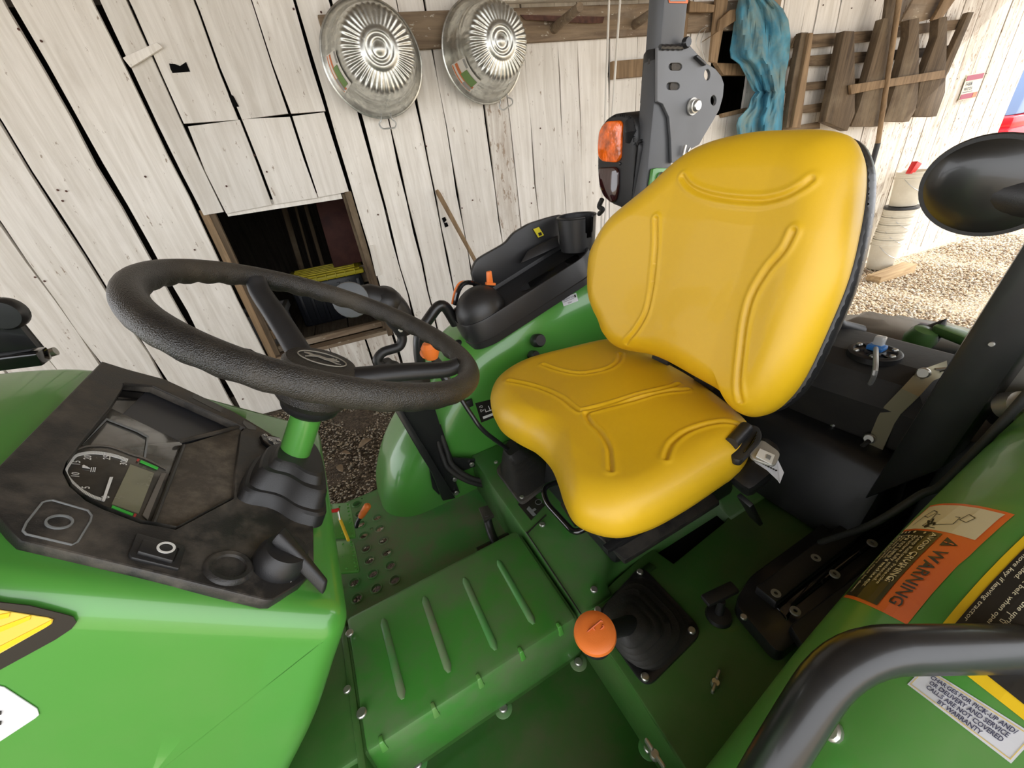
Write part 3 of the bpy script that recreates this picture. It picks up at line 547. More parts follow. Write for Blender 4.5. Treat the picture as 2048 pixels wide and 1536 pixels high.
# ---- galvanised tubs
def tub(px, py, R, label, group, tilt, spin, lab):
    c = PW(px, py, D-.388); ax = norm(A(tilt[0], -1, tilt[1]))
    th = empty('galvanised_tub', tuple(c)); tag(th, label, 'tub', group)
    O = (0, 0, 0)
    b = .70
    prof = [(0, .007), (R*.07, .007), (R*.085, .001), (R*.13, 0), (R*.145, .007), (R*.19, .007), (R*.205, 0), (R*.25, 0), (R*.265, .007), (R*.315, .006), (R*.33, -.001), (R*.36, -.002)]
    prof += [(R*q, -.002-.020*((q-.36)/.30)**2) for q in (.38, .42, .46, .50, .54, .58, .62)] + [(R*.665, -.026), (R*.695, -.042), (R*.715, -.066), (R*.73, -.085)]
    prof += [(R*.755, -.115), (R*.765, -.128), (R*.785, -.134), (R*.785, -.146), (R*.80, -.158), (R*.82, -.164), (R*.82, -.176), (R*.86, -.24), (R*.93, -.285), (R*1.0, -.298), (R*1.0, -.306), (R*.96, -.306), (R*.85, -.24), (R*.68, -.06), (0, -.02)]
    def fl_(i, a, r, hh):
        if 12 <= i <= 22:
            w = math.sin(math.pi*(i-11)/12)**.8; k = math.cos(40*a)
            return r-.0025*w*(1-k)*(i > 18), hh-.0032*w*(1-k)
        return r, hh
    build('tub_body', lathe(prof, O, ax, 272, fl_), M['galv'], th, ang=60)
    s = norm(np.cross(ax, (0, 0, 1))); u = np.cross(ax, s)
    build('rolled_rim', lathe([(R*1.0, -.295), (R*1.014, -.298), (R*1.014, -.306), (R*1.0, -.309)], O, ax, 96), M['galv'], th)
    # wire handle
    a0 = spin; d = math.cos(a0)*s+math.sin(a0)*u; t = np.cross(ax, d)
    P = [d*R*.93+t*.03-ax*.26, d*R*1.02+t*.03-ax*.28, d*R*1.10+t*.058-ax*.275, d*R*1.20+t*.045-ax*.262, d*R*1.20-t*.045-ax*.262, d*R*1.10-t*.058-ax*.275, d*R*1.02-t*.03-ax*.28, d*R*.93-t*.03-ax*.26]
    build('wire_handle', tube(roundpoly(P, .02, 4, False), .0048, 8), M['wire'], th)
    # seam and paper label on the side
    build('seam', tube([d*R*.745-ax*.10+t*.0, d*R*.825-ax*.185, d*R*.865-ax*.24], .0035, 6), M['galv'], th)
    g = G(); a1 = lab; n = 14
    def side(a, hh, lift): 
        rr = np.interp(-hh, [.066, .115, .146, .24, .285], [R*.715, R*.76, R*.79, R*.862, R*.93])+lift
        return rr*(math.cos(a)*s+math.sin(a)*u)+ax*hh
    def patch(a0, a1, h0, h1, mi, lift):
        v = [side(a0+(a1-a0)*i/n, h0+(h1-h0)*j/3, lift) for j in range(4) for i in range(n+1)]
        g.add((v, [(j*(n+1)+i, j*(n+1)+i+1, (j+1)*(n+1)+i+1, (j+1)*(n+1)+i) for j in range(3) for i in range(n)]), mi)
    patch(a1-.36, a1+.36, -.10, -.26, 0, .006); patch(a1-.34, a1+.34, -.195, -.255, 1, .0075); patch(a1-.10, a1+.30, -.13, -.21, 2, .009); patch(a1+.08, a1+.32, -.215, -.25, 3, .009); patch(a1-.34, a1-.12, -.11, -.13, 3, .009)
    build('paper_label', g, [M['paper'], mat('label orange', (.62, .17, .05), .5), mat('label green', (.14, .25, .06), .5), mat('label grey', (.30, .29, .26), .5)], th)
    return th
tub(759, 97, .300, 'larger left galvanised tub hung bottom outwards on the brown rail', 'galvanised tubs hung on the wall', (.02, -.02), 1.55, .25)
tub(1003, 81, .285, 'right galvanised tub hung bottom outwards, nearest the thin white pipes', 'galvanised tubs hung on the wall', (.06, -.02), 1.95, .60)

# ---- window-like hole right of the roll bar: frame and dark void (the room behind)
t4 = build('trim_4', G().add(prism([PW(*p, D-.01) for p in ((1425,128),(1484,130),(1487,152),(1440,152))], (0, -.04, 0))).add(prism([PW(*p, D-.005) for p in ((1438,228),(1488,216),(1492,224),(1440,236))], (0, -.03, 0))), M['tanwood'], flat=True); tag(t4, kind='structure')
for k, P in enumerate(([(1363,0),(1376,0),(1368,86),(1354,84)], [(1428,0),(1452,0),(1430,128),(1416,124)], [(1376,4),(1425,12),(1423,26),(1374,26)], [(1400,86),(1432,64),(1436,40),(1455,22),(1475,20),(1478,36)])):
    o = build('lath', prism([PW(*p, D-.06-.02*k) for p in P], (0, -.025, 0), .002), M['tanwood']); tag(o, ('upright lath close to the roll bar, right of it', 'upright lath between the roll bar plate and the blue canvas', 'short horizontal lath at the top edge beside the roll bar', 'slanting brown board end beside the blue canvas')[k], 'lath', 'laths beside the roll bar')
o = build('hanging_wire', G().add(tube(smooth_path([PW(*p, D-.08) for p in ((1416,52),(1400,62),(1392,85),(1400,105),(1406,122))], 5), .003, 6)).add(tube(smooth_path([PW(*p, D-.085) for p in ((1412,58),(1406,70),(1402,92),(1412,128))], 5), .003, 6)), M['wire']); tag(o, 'thin wire loop hanging from the lath above the roll bar plate', 'wire')

# ---- blue canvas hanging on the wall
rows = [(-30,1484,1540),(0,1478,1548),(18,1474,1566),(40,1470,1577),(70,1466,1581),(100,1461,1580),(116,1463,1578),(128,1480,1576),(150,1492,1571),(180,1506,1569),(184,1512,1570),(196,1503,1568),(215,1498,1567),(236,1478,1566),(250,1474,1565),(268,1476,1562),(300,1480,1560),(330,1486,1556)]
n = 44; front = []; back = []
for k, (yy, xa, xb) in enumerate(rows):
    for i in range(n+1):
        t = i/n; px = xa+(xb-xa)*t; w = .034*math.sin(t*9-yy*.022+.8*math.sin(yy*.03))+.020*math.sin(t*22-yy*.05+1)+.018*math.sin(t*5+yy*.06)+.006*math.sin(t*47+yy*.11)
        yd = D-.14-w-.05*math.sin(math.pi*t); front.append(tuple(PW(px, yy, yd))); q = PW(px, yy, yd); back.append((q[0], q[1]+.008, q[2]))
m_ = len(front); f = []
for k in range(len(rows)-1):
    for i in range(n):
        a = k*(n+1)+i; f.append((a, a+1, a+n+2, a+n+1)); f.append((m_+a, m_+a+n+1, m_+a+n+2, m_+a+1))
for k in range(len(rows)-1):
    a = k*(n+1); f.append((a, a+n+1, m_+a+n+1, m_+a)); a += n; f.append((a, m_+a, m_+a+n+1, a+n+1))
o = build('blue_canvas', (front+back, f), M['bluecloth'], ang=70); tag(o, 'faded ragged blue canvas coat hanging on the wall behind the seat back', 'cloth')

# ---- feed rack of slats and boards
rk = empty('slatted_rack', tuple(PW(1700, 250, D-.1))); rk.location = (4.2, D-.1, 1.5); RB = np.array([4.2, D-.1, 1.5]); tag(rk, 'weathered wooden rack of slats and tapered boards, right of the blue canvas', 'rack')
zz = lambda a, b: (1550+a*.26042, b*.26042)
def rp(name, P, y, d, m): 
    g = prism([PW(*zz(*p), y)-RB for p in P], (0, -d, 0), .002); return build(name, g, M[m], rk)
ys0 = D-.05
for P in ([(150,275),(730,240),(1180,175),(1440,150),(1440,225),(1180,250),(730,320),(240,375),(110,370)], [(120,445),(440,415),(700,400),(1150,370),(1380,345),(1330,420),(1100,445),(680,480),(430,505),(100,510)], [(90,650),(400,620),(700,600),(1250,545),(1240,600),(650,660),(390,680),(75,715)], [(70,830),(360,790),(350,860),(55,880)], [(45,985),(330,935),(330,990),(45,1010)], [(560,740),(620,750),(600,800),(560,850)]):
    rp('slat', P, ys0, .022, 'brownwood')
for P in ([(160,262),(215,262),(110,800),(95,985),(50,985),(90,640)],): rp('rail_post', P, ys0-.03, .05, 'brownwood_z')
rp('rail_post', [(215,268),(243,268),(150,985),(85,985)], ys0-.05, .06, 'tanwood')
rp('rail_post', [(1440,105),(1480,105),(1290,560),(1240,640),(1245,540)], ys0-.03, .05, 'brownwood_z')
for P in ([(470,255),(545,258),(553,640),(555,880),(500,1010),(330,940),(380,700),(430,450)], [(770,160),(803,160),(812,600),(800,830),(750,975),(530,975),(590,820),(650,600)], [(965,170),(1038,155),(1042,620),(1030,830),(970,940),(780,935),(870,650),(960,300)], [(1190,150),(1255,145),(1250,540),(1243,720),(1180,900),(1010,900),(1060,620),(1180,300)]):
    rp('tapered_board', P, ys0-.09, .07, 'brownwood_z')
rp('cross_bar', [(558,655),(800,618),(1285,540),(1285,602),(800,680),(565,728)], ys0-.17, .025, 'tanwood')
o = build('slanting_board', prism([PW(*zz(*p), D-.16) for p in [(845,-60),(905,-60),(905,240),(820,560),(800,300)]], (0, -.03, 0), .002), M['brownwood_z']); tag(o, 'slanting weathered board crossing the top of the rack, left of the pole', 'board')
o = build('slanting_board', prism([PW(*zz(*p), D-.18) for p in [(1300,-60),(1400,-60),(1260,140),(1180,165),(1240,60)]], (0, -.03, 0), .002), M['tanwood']); tag(o, 'tan board slanting up over the top right of the rack', 'board')
o = build('slanting_board', prism([PW(*zz(*p), D-.12) for p in [(1080,-60),(1290,-60),(1180,150),(960,205),(945,180)]], (0, -.02, 0), .002), M['railwood']); tag(o, 'grey wide board slanting behind the top of the rack', 'board')
a = PW(*zz(960, -40), D-.25); b = PW(*zz(790, 1100), D-.25); c = PW(*zz(737, 1290), D-.25)
th = empty('tool_pole', tuple(c)); tag(th, 'long wooden pole with a black grip hanging through the slatted rack', 'pole')
build('shaft', tube([a-c, b-c], .022, 12), M['tanwood'], th); build('grip', tube([b-c, (b-c)*.03], .025, 12), M['black'], th)
# ---- paper sign on the right of the wall
P = [PW(*p, D-.012) for p in ((1935,150),(1968,146),(1951,195),(1916,202))]
sg = empty('paper_sign', tuple(P[3])); tag(sg, 'small cream and dark red sign reading FARM WATCH on the sunlit wall', 'sign')
O_ = P[3]; ex = P[2]-P[3]; ey = P[0]-P[3]; w_, h_ = np.linalg.norm(ex), np.linalg.norm(ey)
FMs = frame_m((0, 0, 0), ex, ey)
def sgr(x0, y0, x1, y1, z): return xf(box(x0*w_, x1*w_, y0*h_, y1*h_, z, z+.003), FMs)
build('sheet', sgr(0, 0, 1, 1, 0), M['dcream'], sg, flat=True)
g = G(); smr = mat('sign red', (.30, .03, .07), .5); smo = mat('sign orange', (.55, .17, .05), .5)
g.add(sgr(.03, .76, .97, .97, .003), 0); g.add(sgr(.03, .03, .97, .24, .003), 0); g.add(sgr(.72, .035, .92, .235, .0045), 1)
for (s_, x, y, z) in (('FARM', .09, .56, .17), ('WATCH', .09, .38, .14)):
    v, f = text2(s_, z*h_*1.2, .002); g.add(xf(([(p[0]+x*w_, p[1]+y*h_, .004) for p in v], f), FMs), 2)
g.add(sgr(.08, .30, .62, .33, .003), 2)
build('print', g, [smr, smo, M['dblack']], sg, flat=True)

# ---- buckets, block
bx, by = 6.22, 3.11; bz = gz(bx)+.02
def bucket(x, y, z, label, dark=False, handle=True):
    th = empty('plastic_bucket', (x, y, z)); tag(th, label, 'bucket', 'stack of cream plastic buckets')
    build('bucket_body', lathe([(.0, .0), (.125, 0), (.13, .006), (.148, .29), (.160, .292), (.160, .305), (.150, .307), (.150, .33), (.157, .333), (.157, .347), (.152, .349), (.152, .362), (.156, .365), (.150, .368), (.145, .362), (.135, .30), (.118, .012), (0, .012)], (0, 0, 0), (0, 0, 1), 40), M['cream'], th)
    if handle: build('wire_bail', tube(smooth_path([(.158*math.cos(a), -.158*abs(math.sin(a))-.012, .30-.15*abs(math.sin(a))) for a in np.linspace(math.pi, 2*math.pi, 12)], 3), .003, 6), M['wire'], th)
    return th
bucket(bx, by, bz, 'lowest cream bucket of the stack standing on the wooden block end')
for k in range(1, 5): bucket(bx+.012*k, by, bz+.085*k, ('', 'second cream bucket from the bottom of the stack', 'third cream bucket from the bottom, its rim showing as a ring', 'fourth cream bucket from the bottom of the stack', 'cream bucket directly under the black band')[k], handle=k in (2, 4))
o = build('black_lid', lathe([(0, .012), (.165, .012), (.168, 0), (.168, -.014), (.160, -.016), (0, -.0)], (bx+.055, by, bz+.34+.385), (0, 0, 1), 40), M['black']); tag(o, 'black lid forming a dark band below the topmost bucket', 'lid')
zt = bz+.34+.405
bucket(bx+.06, by, zt, 'topmost cream bucket with a red scoop in it')
p = np.array([bx-.02, by-.04, zt+.36])
th = empty('red_scoop', tuple(p)); tag(th, 'red plastic scoop sticking out of the topmost bucket', 'scoop')
build('scoop_blade', hexa([(-.10, -.02, 0), (-.02, -.02, -.01), (-.02, .03, -.01), (-.10, .03, 0), (-.05, -.03, .12), (.05, -.03, .085), (.05, .03, .085), (-.05, .03, .12)], .006), M['red'], th)
build('scoop_handle', tube([(0, 0, .03), (.03, 0, -.03), (.05, .01, -.12)], .012, 8), M['wire'], th)
bl = PG(1758, 540, gz(5.1)+.05)
a = PG(1760, 562, gz(4.9)+.0)
o = build('wooden_block', xf(box(0, .74, 0, .15, -.01, .10, .006), Matrix.Translation((5.60, 2.74, gz(5.9)-.01)) @ Matrix.Rotation(math.radians(3), 4, 'Z')), M['blockwood']); tag(o, 'sawn wooden beam offcut on the gravel at the foot of the bucket stack', 'wood block')

# ---- vehicle and trees beyond the barn end
vx, vy = 11.2, 4.2
th = empty('red_vehicle', (vx, vy, gz(9))); tag(th, 'red vehicle with a blue-grey window and black trim parked beyond the barn end', 'vehicle')
build('body', G().add(box(-.1, 3.2, .1, 1.9, .45, 1.25, .12)).add(box(0, 1.2, .15, 1.85, 1.2, 1.42, .08)), M['bodyred'], th)
build('black_trim', G().add(tube(roundpoly([(-.13, .2, .75), (-.13, .55, 1.12), (-.13, 1.1, 1.15), (-.13, 1.1, .98), (-.13, .62, .95), (-.13, .35, .6)], .1, 5, False), .035, 8)), M['black'], th)
build('window', G().add(hexa([(.1, .2, 1.42), (2.2, .2, 1.42), (2.2, 1.8, 1.42), (.1, 1.8, 1.42), (.6, .35, 2.15), (2.0, .35, 2.15), (2.0, 1.65, 2.15), (.6, 1.65, 2.15)], .04)), M['winblue'], th)
for (x, y) in ((.6, .12), (2.6, .12), (.6, 1.75), (2.6, 1.75)):
    build('wheel', lathe([(0, 0), (.2, 0), (.33, .02), (.38, .08), (.38, .2), (.33, .24), (0, .24)], (x, y, .38), (0, 1, 0), 24), M['rubber'], th)
leafg = mat('tree leaves', (.10, .20, .04), .8, var=.4, vscale=4)
def tree(x, y, h, s, label):
    th = empty('leafy_tree', (x, y, gz(9))); tag(th, label, 'tree', 'trees beyond the yard')
    build('trunk', tube([(0, 0, 0), (.05, 0, h*.4), (0, .05, h*.75)], [.16, .12, .06], 10), M['brownwood_z'], th)
    n = 1500; V = []; F = []
    for i in range(n):
        d = rng.normal(0, 1, 3); d = d/np.linalg.norm(d)*rng.random()**.33; c = np.array([d[0]*s, d[1]*s, h*.7+d[2]*h*.42]); a = rng.normal(0, .13, (3, 3)); b = len(V)
        V += [tuple(c+a[0]), tuple(c+a[1]), tuple(c+a[2])]; F.append((b, b+1, b+2))
    o = build('foliage', (V, F), leafg, th, flat=True); tag(o, kind='stuff')
tree(19, 7.5, 6.5, 2.2, 'green tree seen past the barn corner above the red vehicle'); tree(24, 4.0, 7.5, 2.6, 'green tree farther off behind the red vehicle')

# ================================================================== THE TRACTOR (one thing, built in its own turned frame)
TR = empty('tractor', (0, 0, 0), TA)
tag(TR, 'green compact tractor with yellow seat, black steering wheel and folding roll bar', 'tractor')
def T(name, geo, m, ang=38, flat=False, parent=None):
    mm = [M[x] if isinstance(x, str) else x for x in m] if isinstance(m, (list, tuple)) else (M[m] if isinstance(m, str) else m)
    return build(name, geo, mm, parent or TR, ang, flat)
CV = .545
# ---- fenders
arch = smooth_path([(-.062, .56, 0), (-.055, .66, 0), (-.03, .75, 0), (.035, .865, 0), (.14, .98, 0), (.225, 1.075, 0), (.30, 1.145, 0), (.435, 1.205, 0), (.6, 1.25, 0), (.8, 1.285, 0), (1.03, 1.30, 0), (1.28, 1.26, 0), (1.5, 1.14, 0), (1.62, 1.0, 0)], 5)
ff = bevel_sweep(arch, .985, 1.30, .12, (.72, .62), k=9); archn = smooth_path([(-.062, .56, 0), (-.055, .66, 0), (-.03, .75, 0), (.035, .865, 0), (.14, .98, 0), (.225, 1.075, 0), (.30, 1.155, 0), (.435, 1.245, 0), (.6, 1.30, 0), (.8, 1.33, 0), (1.03, 1.335, 0), (1.28, 1.28, 0), (1.5, 1.15, 0), (1.62, 1.0, 0)], 5); fn_ = bevel_sweep(archn, .095, -.36, .12, (.72, .62), k=9)
far = T('fender', ff, 'green', 60); near = T('fender', fn_, 'green_dusty', 60); far['label'] = 'far green fender carrying the black console tray'; near['label'] = 'near green fender with warning labels and black grab rail'
bF = bvh_of(ff); bN = bvh_of(fn_)
# small things on the far fender
def onF(px, py): return hit(bF, px, py)
def Fpt(px, py, v=1.0):
    p, n_ = onF(px, py); return (p, n_) if p is not None else (PV(px, py, v), A(0, -1, 0))
p, n_ = Fpt(917, 687); T('plug', disc_bolt(p, -A(0, .5, -.8), .012, .006), 'black', parent=far)
dc = Decal(bF, [Fpt(1127, 613)[0], Fpt(1156, 602)[0], Fpt(1152, 586)[0], Fpt(1122, 597)[0]], 1, .5)
dc.rect(0, 0, 1, .5, 0, .0012, 4); dc.text('40 6050 213', .08, .30, .14, 1, .0025); dc.rect(.06, .22, .75, .24, 1, .0025, 2); dc.text('02861', .3, .05, .12, 1, .0025); dc.rect(.82, .25, .92, .42, 1, .0025, 2)
o = T('barcode_label', dc.g, ['whitecard', 'dblack'], parent=far, flat=True); o['label'] = 'small white printed label below the console'
c4 = [Fpt(962, 845)[0], Fpt(1010, 826)[0], Fpt(992, 796)[0], Fpt(950, 806)[0]]
dc = Decal(bF, c4, 1, .7); dc.rect(0, 0, 1, .7, 0, .0012, 4)
dc.rect(.12, .10, .95, .19, 1, .0025, 2); dc.rect(.3, .3, .9, .33, 1, .0025, 2)
for k in range(4): dc.rect(.30+k*.19, .33, .33+k*.19, .33+.1+.07*k, 1, .0025, 2)
dc.text('+D', .1, .5, .13, 1, .0025); dc.text('D+', .1, .36, .13, 1, .0025)
o = T('gear_label', dc.g, ['dblack', 'white'], parent=far, flat=True); o['label'] = 'black gear pattern label partly behind the seat cushion'
p, n_ = Fpt(936, 805); T('strap_clip', box(p[0]-.012, p[0]+.012, p[1]-.012, p[1], p[2]-.012, p[2]+.012, .003), 'black', parent=far)
for (a, b, r1) in (((1083, 677), (1094, 690), .020), ((1074, 706), (1076, 712), .013)):
    p = PV(*a, .93); T('knob', lathe([(0, 0), (r1*.8, 0), (r1, .006), (r1, .03), (r1*.8, .038), (0, .038)], p+A(0, .04, -.02), (0, -1, .35), 20), 'black')
    T('knob_shaft', tube([p+A(0, .045, -.02), p+A(0, .09, -.07)], .006, 8), 'black')
# grab rails
def rail_(P, r, lab, par):
    o = T('grab_rail', tube(roundpoly(P, .05, 7, False), r, 16), 'black_paint', parent=par); o['label'] = lab
v = 1.12
rail_([PV(866, 860, v), PV(838, 715, v), PV(836, 668, v), PV(884, 600, v), PV(912, 648, v)], .0165, 'black grab rail on the far fender', far)
s = .30
rail_([PD(1410, 1760, .34), PD(1560, 1505, .31), PD(1690, 1300, .305), PD(2110, 1296, .32), PD(2290, 1350, .40), A(.66, -.10, 1.20)], .0172, 'black grab rail curving across the near fender', near)
p, n_ = hit(bN, 1665, 1460)
if p is not None: T('bolt', disc_bolt(p, n_ if n_[2] > 0 else -n_, .010, .006), 'steel', parent=near)

# decals on the near fender
def Np(px, py):
    p, n_ = hit(bN, px, py); return p if p is not None else PZ(px, py, 1.2)
dc = Decal(bN, [Np(1862, 1012), Np(1687, 1196), Np(1815, 1250), Np(2030, 1030)], 200, 120)
dc.rect(0, 0, 200, 120, 0, .0006, 12); dc.rect(5, 5, 58, 113, 1, .0011, 8); dc.rect(62, 5, 195, 78, 2, .0011, 10)
dc.poly([(66, 88), (82, 88), (74, 104)], 2, .0014); dc.text('!', 72.6, 90, 14, 0, .0018); dc.text('WARNING', 88, 88, 20, 2, .0014, .3)
dc.text('AVOID CRUSHING:', 64, 66, 11, 3, .0016, .12)
for k, s_ in enumerate(('Keep Rollover Protective', 'Structure fully extended.', 'Do not jump if machine tips.', 'Use seat belt.', 'When structure must be down:', 'DO NOT use seat belt.')):
    dc.text(s_, 72, 55.5-9.4*k, 9.6, 3, .0016, .1, sx=.95)
    if k in (0, 2, 3, 4, 5): dc.poly([(66+2.2*math.cos(a), 58-9.4*k+2.2*math.sin(a)) for a in np.linspace(0, 6.1, 9)], 3, .0016)
# pictogram: tilted tractor with roll bar over a sitting figure
def stroke(pts, w, mi):
    for a, b in zip(pts, pts[1:]):
        a = np.array(a, float); b = np.array(b, float); d = (b-a)/np.linalg.norm(b-a); n = np.array([-d[1], d[0]])*w/2
        dc.poly([a-n, b-n, b+n, a+n], mi, .0015)
for P in ([(18, 30), (30, 24), (34, 34), (22, 40), (18, 30)], [(20, 84), (32, 80), (35, 88), (24, 92), (20, 84)], [(26, 42), (42, 44), (48, 60), (42, 78), (28, 78), (26, 42)], [(42, 44), (52, 40), (55, 62)], [(30, 24), (50, 18)]): stroke(P, 1.2, 2)
stroke([(40, 40), (48, 48), (44, 56), (50, 58)], 3.2, 2); stroke([(36, 46), (44, 50)], 3, 2)
dc.poly([(52+4*math.cos(a), 48+4*math.sin(a)) for a in np.linspace(0, 6.1, 10)], 2, .0015)
o = T('warning_label', dc.g, ['dorange', 'dcream', 'dblack', 'dcream'], parent=near, flat=True); o['label'] = 'orange, black and cream warning label reading WARNING AVOID CRUSHING'
dc = Decal(bN, [Np(2090, 1035), Np(1853, 1290), Np(2130, 1505), Np(2330, 1250)], 200, 180)
dc.rect(0, 0, 200, 180, 0, .0006, 14); dc.rect(12, 12, 186, 168, 1, .0011, 12); dc.rect(150, 40, 186, 168, 1, .0012, 6)
for k, s_ in enumerate(('12. Remove key if leaving tractor', '    unattended.', '11. Wear seat belt when operating', '    with roll bar in the upright', '    position.', '10. Keep riders off tractor and', '    implement at all times.', '9. Read all instructions before', '    operating or servicing', '    to avoid hazards.', '8. Keep clear of moving parts', '    and hazards.')):
    dc.text(s_, 26, 17+12.4*k, 9.5, 2, .0016, .05)
o = T('instruction_label', dc.g, ['dyellow', 'dblack', 'dcream'], parent=near, flat=True); o['label'] = 'black instruction label with yellow border'
dc = Decal(bN, [Np(1815, 1369), Np(2022, 1527), Np(2072, 1472), Np(1850, 1334)], 240, 60)
dc.rect(0, 0, 240, 60, 0, .0006, 14); 
for r_ in ((5, 4, 235, 5.3), (5, 54.7, 235, 56), (5, 4, 6.5, 56), (233.5, 4, 235, 56)): dc.rect(*r_, 1, .0011, 14)
for k, s_ in enumerate(('CHARGES FOR PICK-UP AND/', 'OR DELIVERY AND SERVICE', 'CALLS ARE NOT COVERED', 'BY WARRANTY')): dc.text(s_, 120, 43-12*k, 12.5, 2, .0013, .3, 'CENTER', sx=1.12)
o = T('charges_label', dc.g, ['whitecard', 'dyellow2', mat('print navy', (.05, .05, .09), .5)], parent=near, flat=True); o['label'] = 'white label with thin gold border about pick-up and delivery charges'

# ---- platform, tunnel, deck
def circ(c, r, n=14): return [(c[0]+r*math.cos(2*math.pi*i/n), c[1]+r*math.sin(2*math.pi*i/n)) for i in range(n)]
zf = (500, 750); HZ = [(625,755),(745,835),(650,875),(665,940),(760,900),(680,1015),(780,968),(700,1085),(800,1040),(720,1165),(823,1115),(610,1215),(848,1200),(740,1250),(628,1308),(640,815),(515,1260),(420,1235)]
FZ = .66
holes = [circ(PZ(zf[0]+a*.3418, zf[1]+b*.3418, FZ)[:2], .0125) for a, b in HZ]+[circ(PZ(zf[0]+710*.3418, zf[1]+898*.3418, FZ)[:2], .005), circ(PZ(724, 997, FZ)[:2], .003, 8)]
fp = plate2([(-.50, .55), (.262, .55), (.262, 1.10), (-.02, 1.10), (-.045, 1.19), (-.50, 1.19)], .006, holes)
T('footplate', xf(fp, Matrix.Translation((0, 0, FZ-.003))), 'green_floor', flat=True)['label'] = 'dirty green footplate drilled with drain holes'
g = G()
for h in holes[:-2]:
    c = np.mean(h, 0); g.add(lathe([(.0125, 0), (.0160, .0005), (.0150, .0025), (.0127, .0028), (.0122, -.004)], (c[0], c[1], FZ), (0, 0, 1), 16, cap=False))
T('hole_rims', g, 'green_floor')['kind'] = 'stuff'
T('footplate_edge', box(-.50, .0, 1.186, 1.192, FZ-.04, FZ, .002), 'green_floor')
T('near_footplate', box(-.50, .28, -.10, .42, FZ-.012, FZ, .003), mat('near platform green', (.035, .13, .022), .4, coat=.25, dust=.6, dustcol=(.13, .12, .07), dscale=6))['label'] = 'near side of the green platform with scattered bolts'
yb, yt, zt = .385, .395, .80
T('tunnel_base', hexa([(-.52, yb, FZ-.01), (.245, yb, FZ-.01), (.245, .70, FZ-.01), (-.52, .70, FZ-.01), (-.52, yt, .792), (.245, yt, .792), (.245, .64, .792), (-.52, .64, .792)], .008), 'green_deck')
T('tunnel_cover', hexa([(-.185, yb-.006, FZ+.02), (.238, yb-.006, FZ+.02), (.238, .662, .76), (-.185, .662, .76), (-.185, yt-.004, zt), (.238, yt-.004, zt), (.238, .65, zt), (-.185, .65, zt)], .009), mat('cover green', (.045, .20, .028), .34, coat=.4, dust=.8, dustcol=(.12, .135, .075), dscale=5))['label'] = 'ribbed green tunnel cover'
for a, b in (((766,1238),(806,1398)), ((848,1194),(899,1345)), ((928,1156),(992,1300)), ((996,1121),(1068,1248))):
    q = PZ(*a, zt); e = PZ(*b, zt); T('rib', tube([q, q+(e-q)*.06, e-(e-q)*.06, e], [.003, .0075, .0075, .003], 10, flat=.75), 'green_floor')
for p_ in ((760,1470),(865,1408),(956,1352),(1042,1303),(1120,1255)):
    q = PZ(*p_, zt); q = A(q[0], yt-.012, 0); T('edge_dimple', hexa([(q[0]-.006, q[1]+.003, .778), (q[0]+.006, q[1]+.003, .778), (q[0]+.006, q[1]+.02, .785), (q[0]-.006, q[1]+.02, .785), (q[0]-.004, q[1]+.008, .8025), (q[0]+.004, q[1]+.008, .8025), (q[0]+.003, q[1]+.019, .803), (q[0]-.003, q[1]+.019, .803)], .002), 'green_dusty')
for (px, py, z, r) in ((700,1267,.803,.008), (724,1427,.803,.009), (632,1495,.72,.010), (695,1380,.803,.007)): T('bolt', disc_bolt(PZ(px, py, z), (0, 0, 1), r, .005), 'steel')
for (px, py) in ((1157,1325), (1007,1417), (836,1528), (1297,1497)):
    T('bolt_seat', lathe([(.018, 0), (.016, .0015), (0, .0015)], PZ(px, py, FZ), (0, 0, 1), 20), 'green_floor'); T('bolt', disc_bolt(PZ(px, py, FZ+.003), (0, 0, 1), .0085, .007), 'steel')
# side frame pieces left of the cover
T('frame_piece', hexa([(-.36, .24, .60), (-.196, .24, .60), (-.196, .40, .60), (-.36, .40, .60), (-.36, .26, .76), (-.198, .26, .76), (-.198, .42, .786), (-.36, .42, .786)], .01), 'green_deck')
T('bracket', box(-.20, -.188, .36, .66, .70, .797, .003), 'green_deck')

# seat platform and near deck
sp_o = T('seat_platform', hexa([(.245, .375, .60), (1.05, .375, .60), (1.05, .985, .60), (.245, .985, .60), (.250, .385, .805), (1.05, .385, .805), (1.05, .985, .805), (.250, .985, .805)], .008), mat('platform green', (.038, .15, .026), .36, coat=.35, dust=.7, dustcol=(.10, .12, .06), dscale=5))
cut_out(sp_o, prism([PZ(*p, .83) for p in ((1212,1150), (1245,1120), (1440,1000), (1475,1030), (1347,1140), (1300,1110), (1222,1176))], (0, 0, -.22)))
T('cavity_shade_fill', prism([PZ(*p, .775) for p in ((1212,1150), (1245,1120), (1440,1000), (1475,1030), (1347,1140), (1300,1110), (1222,1176))], (0, 0, -.12)), 'void')  # solid black fill painting the deep shade of the hollow under the seat
for (px, py) in ((1188,1180), (1085,1050)): T('bolt', disc_bolt(PZ(px, py, .806), (0, 0, 1), .0075, .005), 'steel')
T('platform_seam', tube([PZ(1162,1228,.806), PZ(1052,1064,.806)], .0018, 6), 'dblack'); T('platform_seam', tube([PZ(1055,1066,.807), PZ(1092,1030,.807)], .0020, 6), 'dblack')
dz = .80
hole = [PZ(*p, dz) for p in ((1215,1148), (1300,1094), (1347,1125), (1452,1040), (1390,985), (1290,1000))]
deck_out = [A(.262, .10, dz), A(1.10, .10, dz), A(1.10, .372, dz), PZ(1500, 1010, dz)]
d1 = [PZ(1225,1165,dz), PZ(1303,1096,dz), PZ(1347,1127,dz), PZ(1452,1042,dz), PZ(1540,1130,dz)*0+PZ(1480,985,dz), A(1.1, .36, dz), A(1.1, .09, dz), A(.245, .09, dz), PZ(1370,1536,dz)*0+A(.252, .26, dz), PZ(1165,1228,dz)]
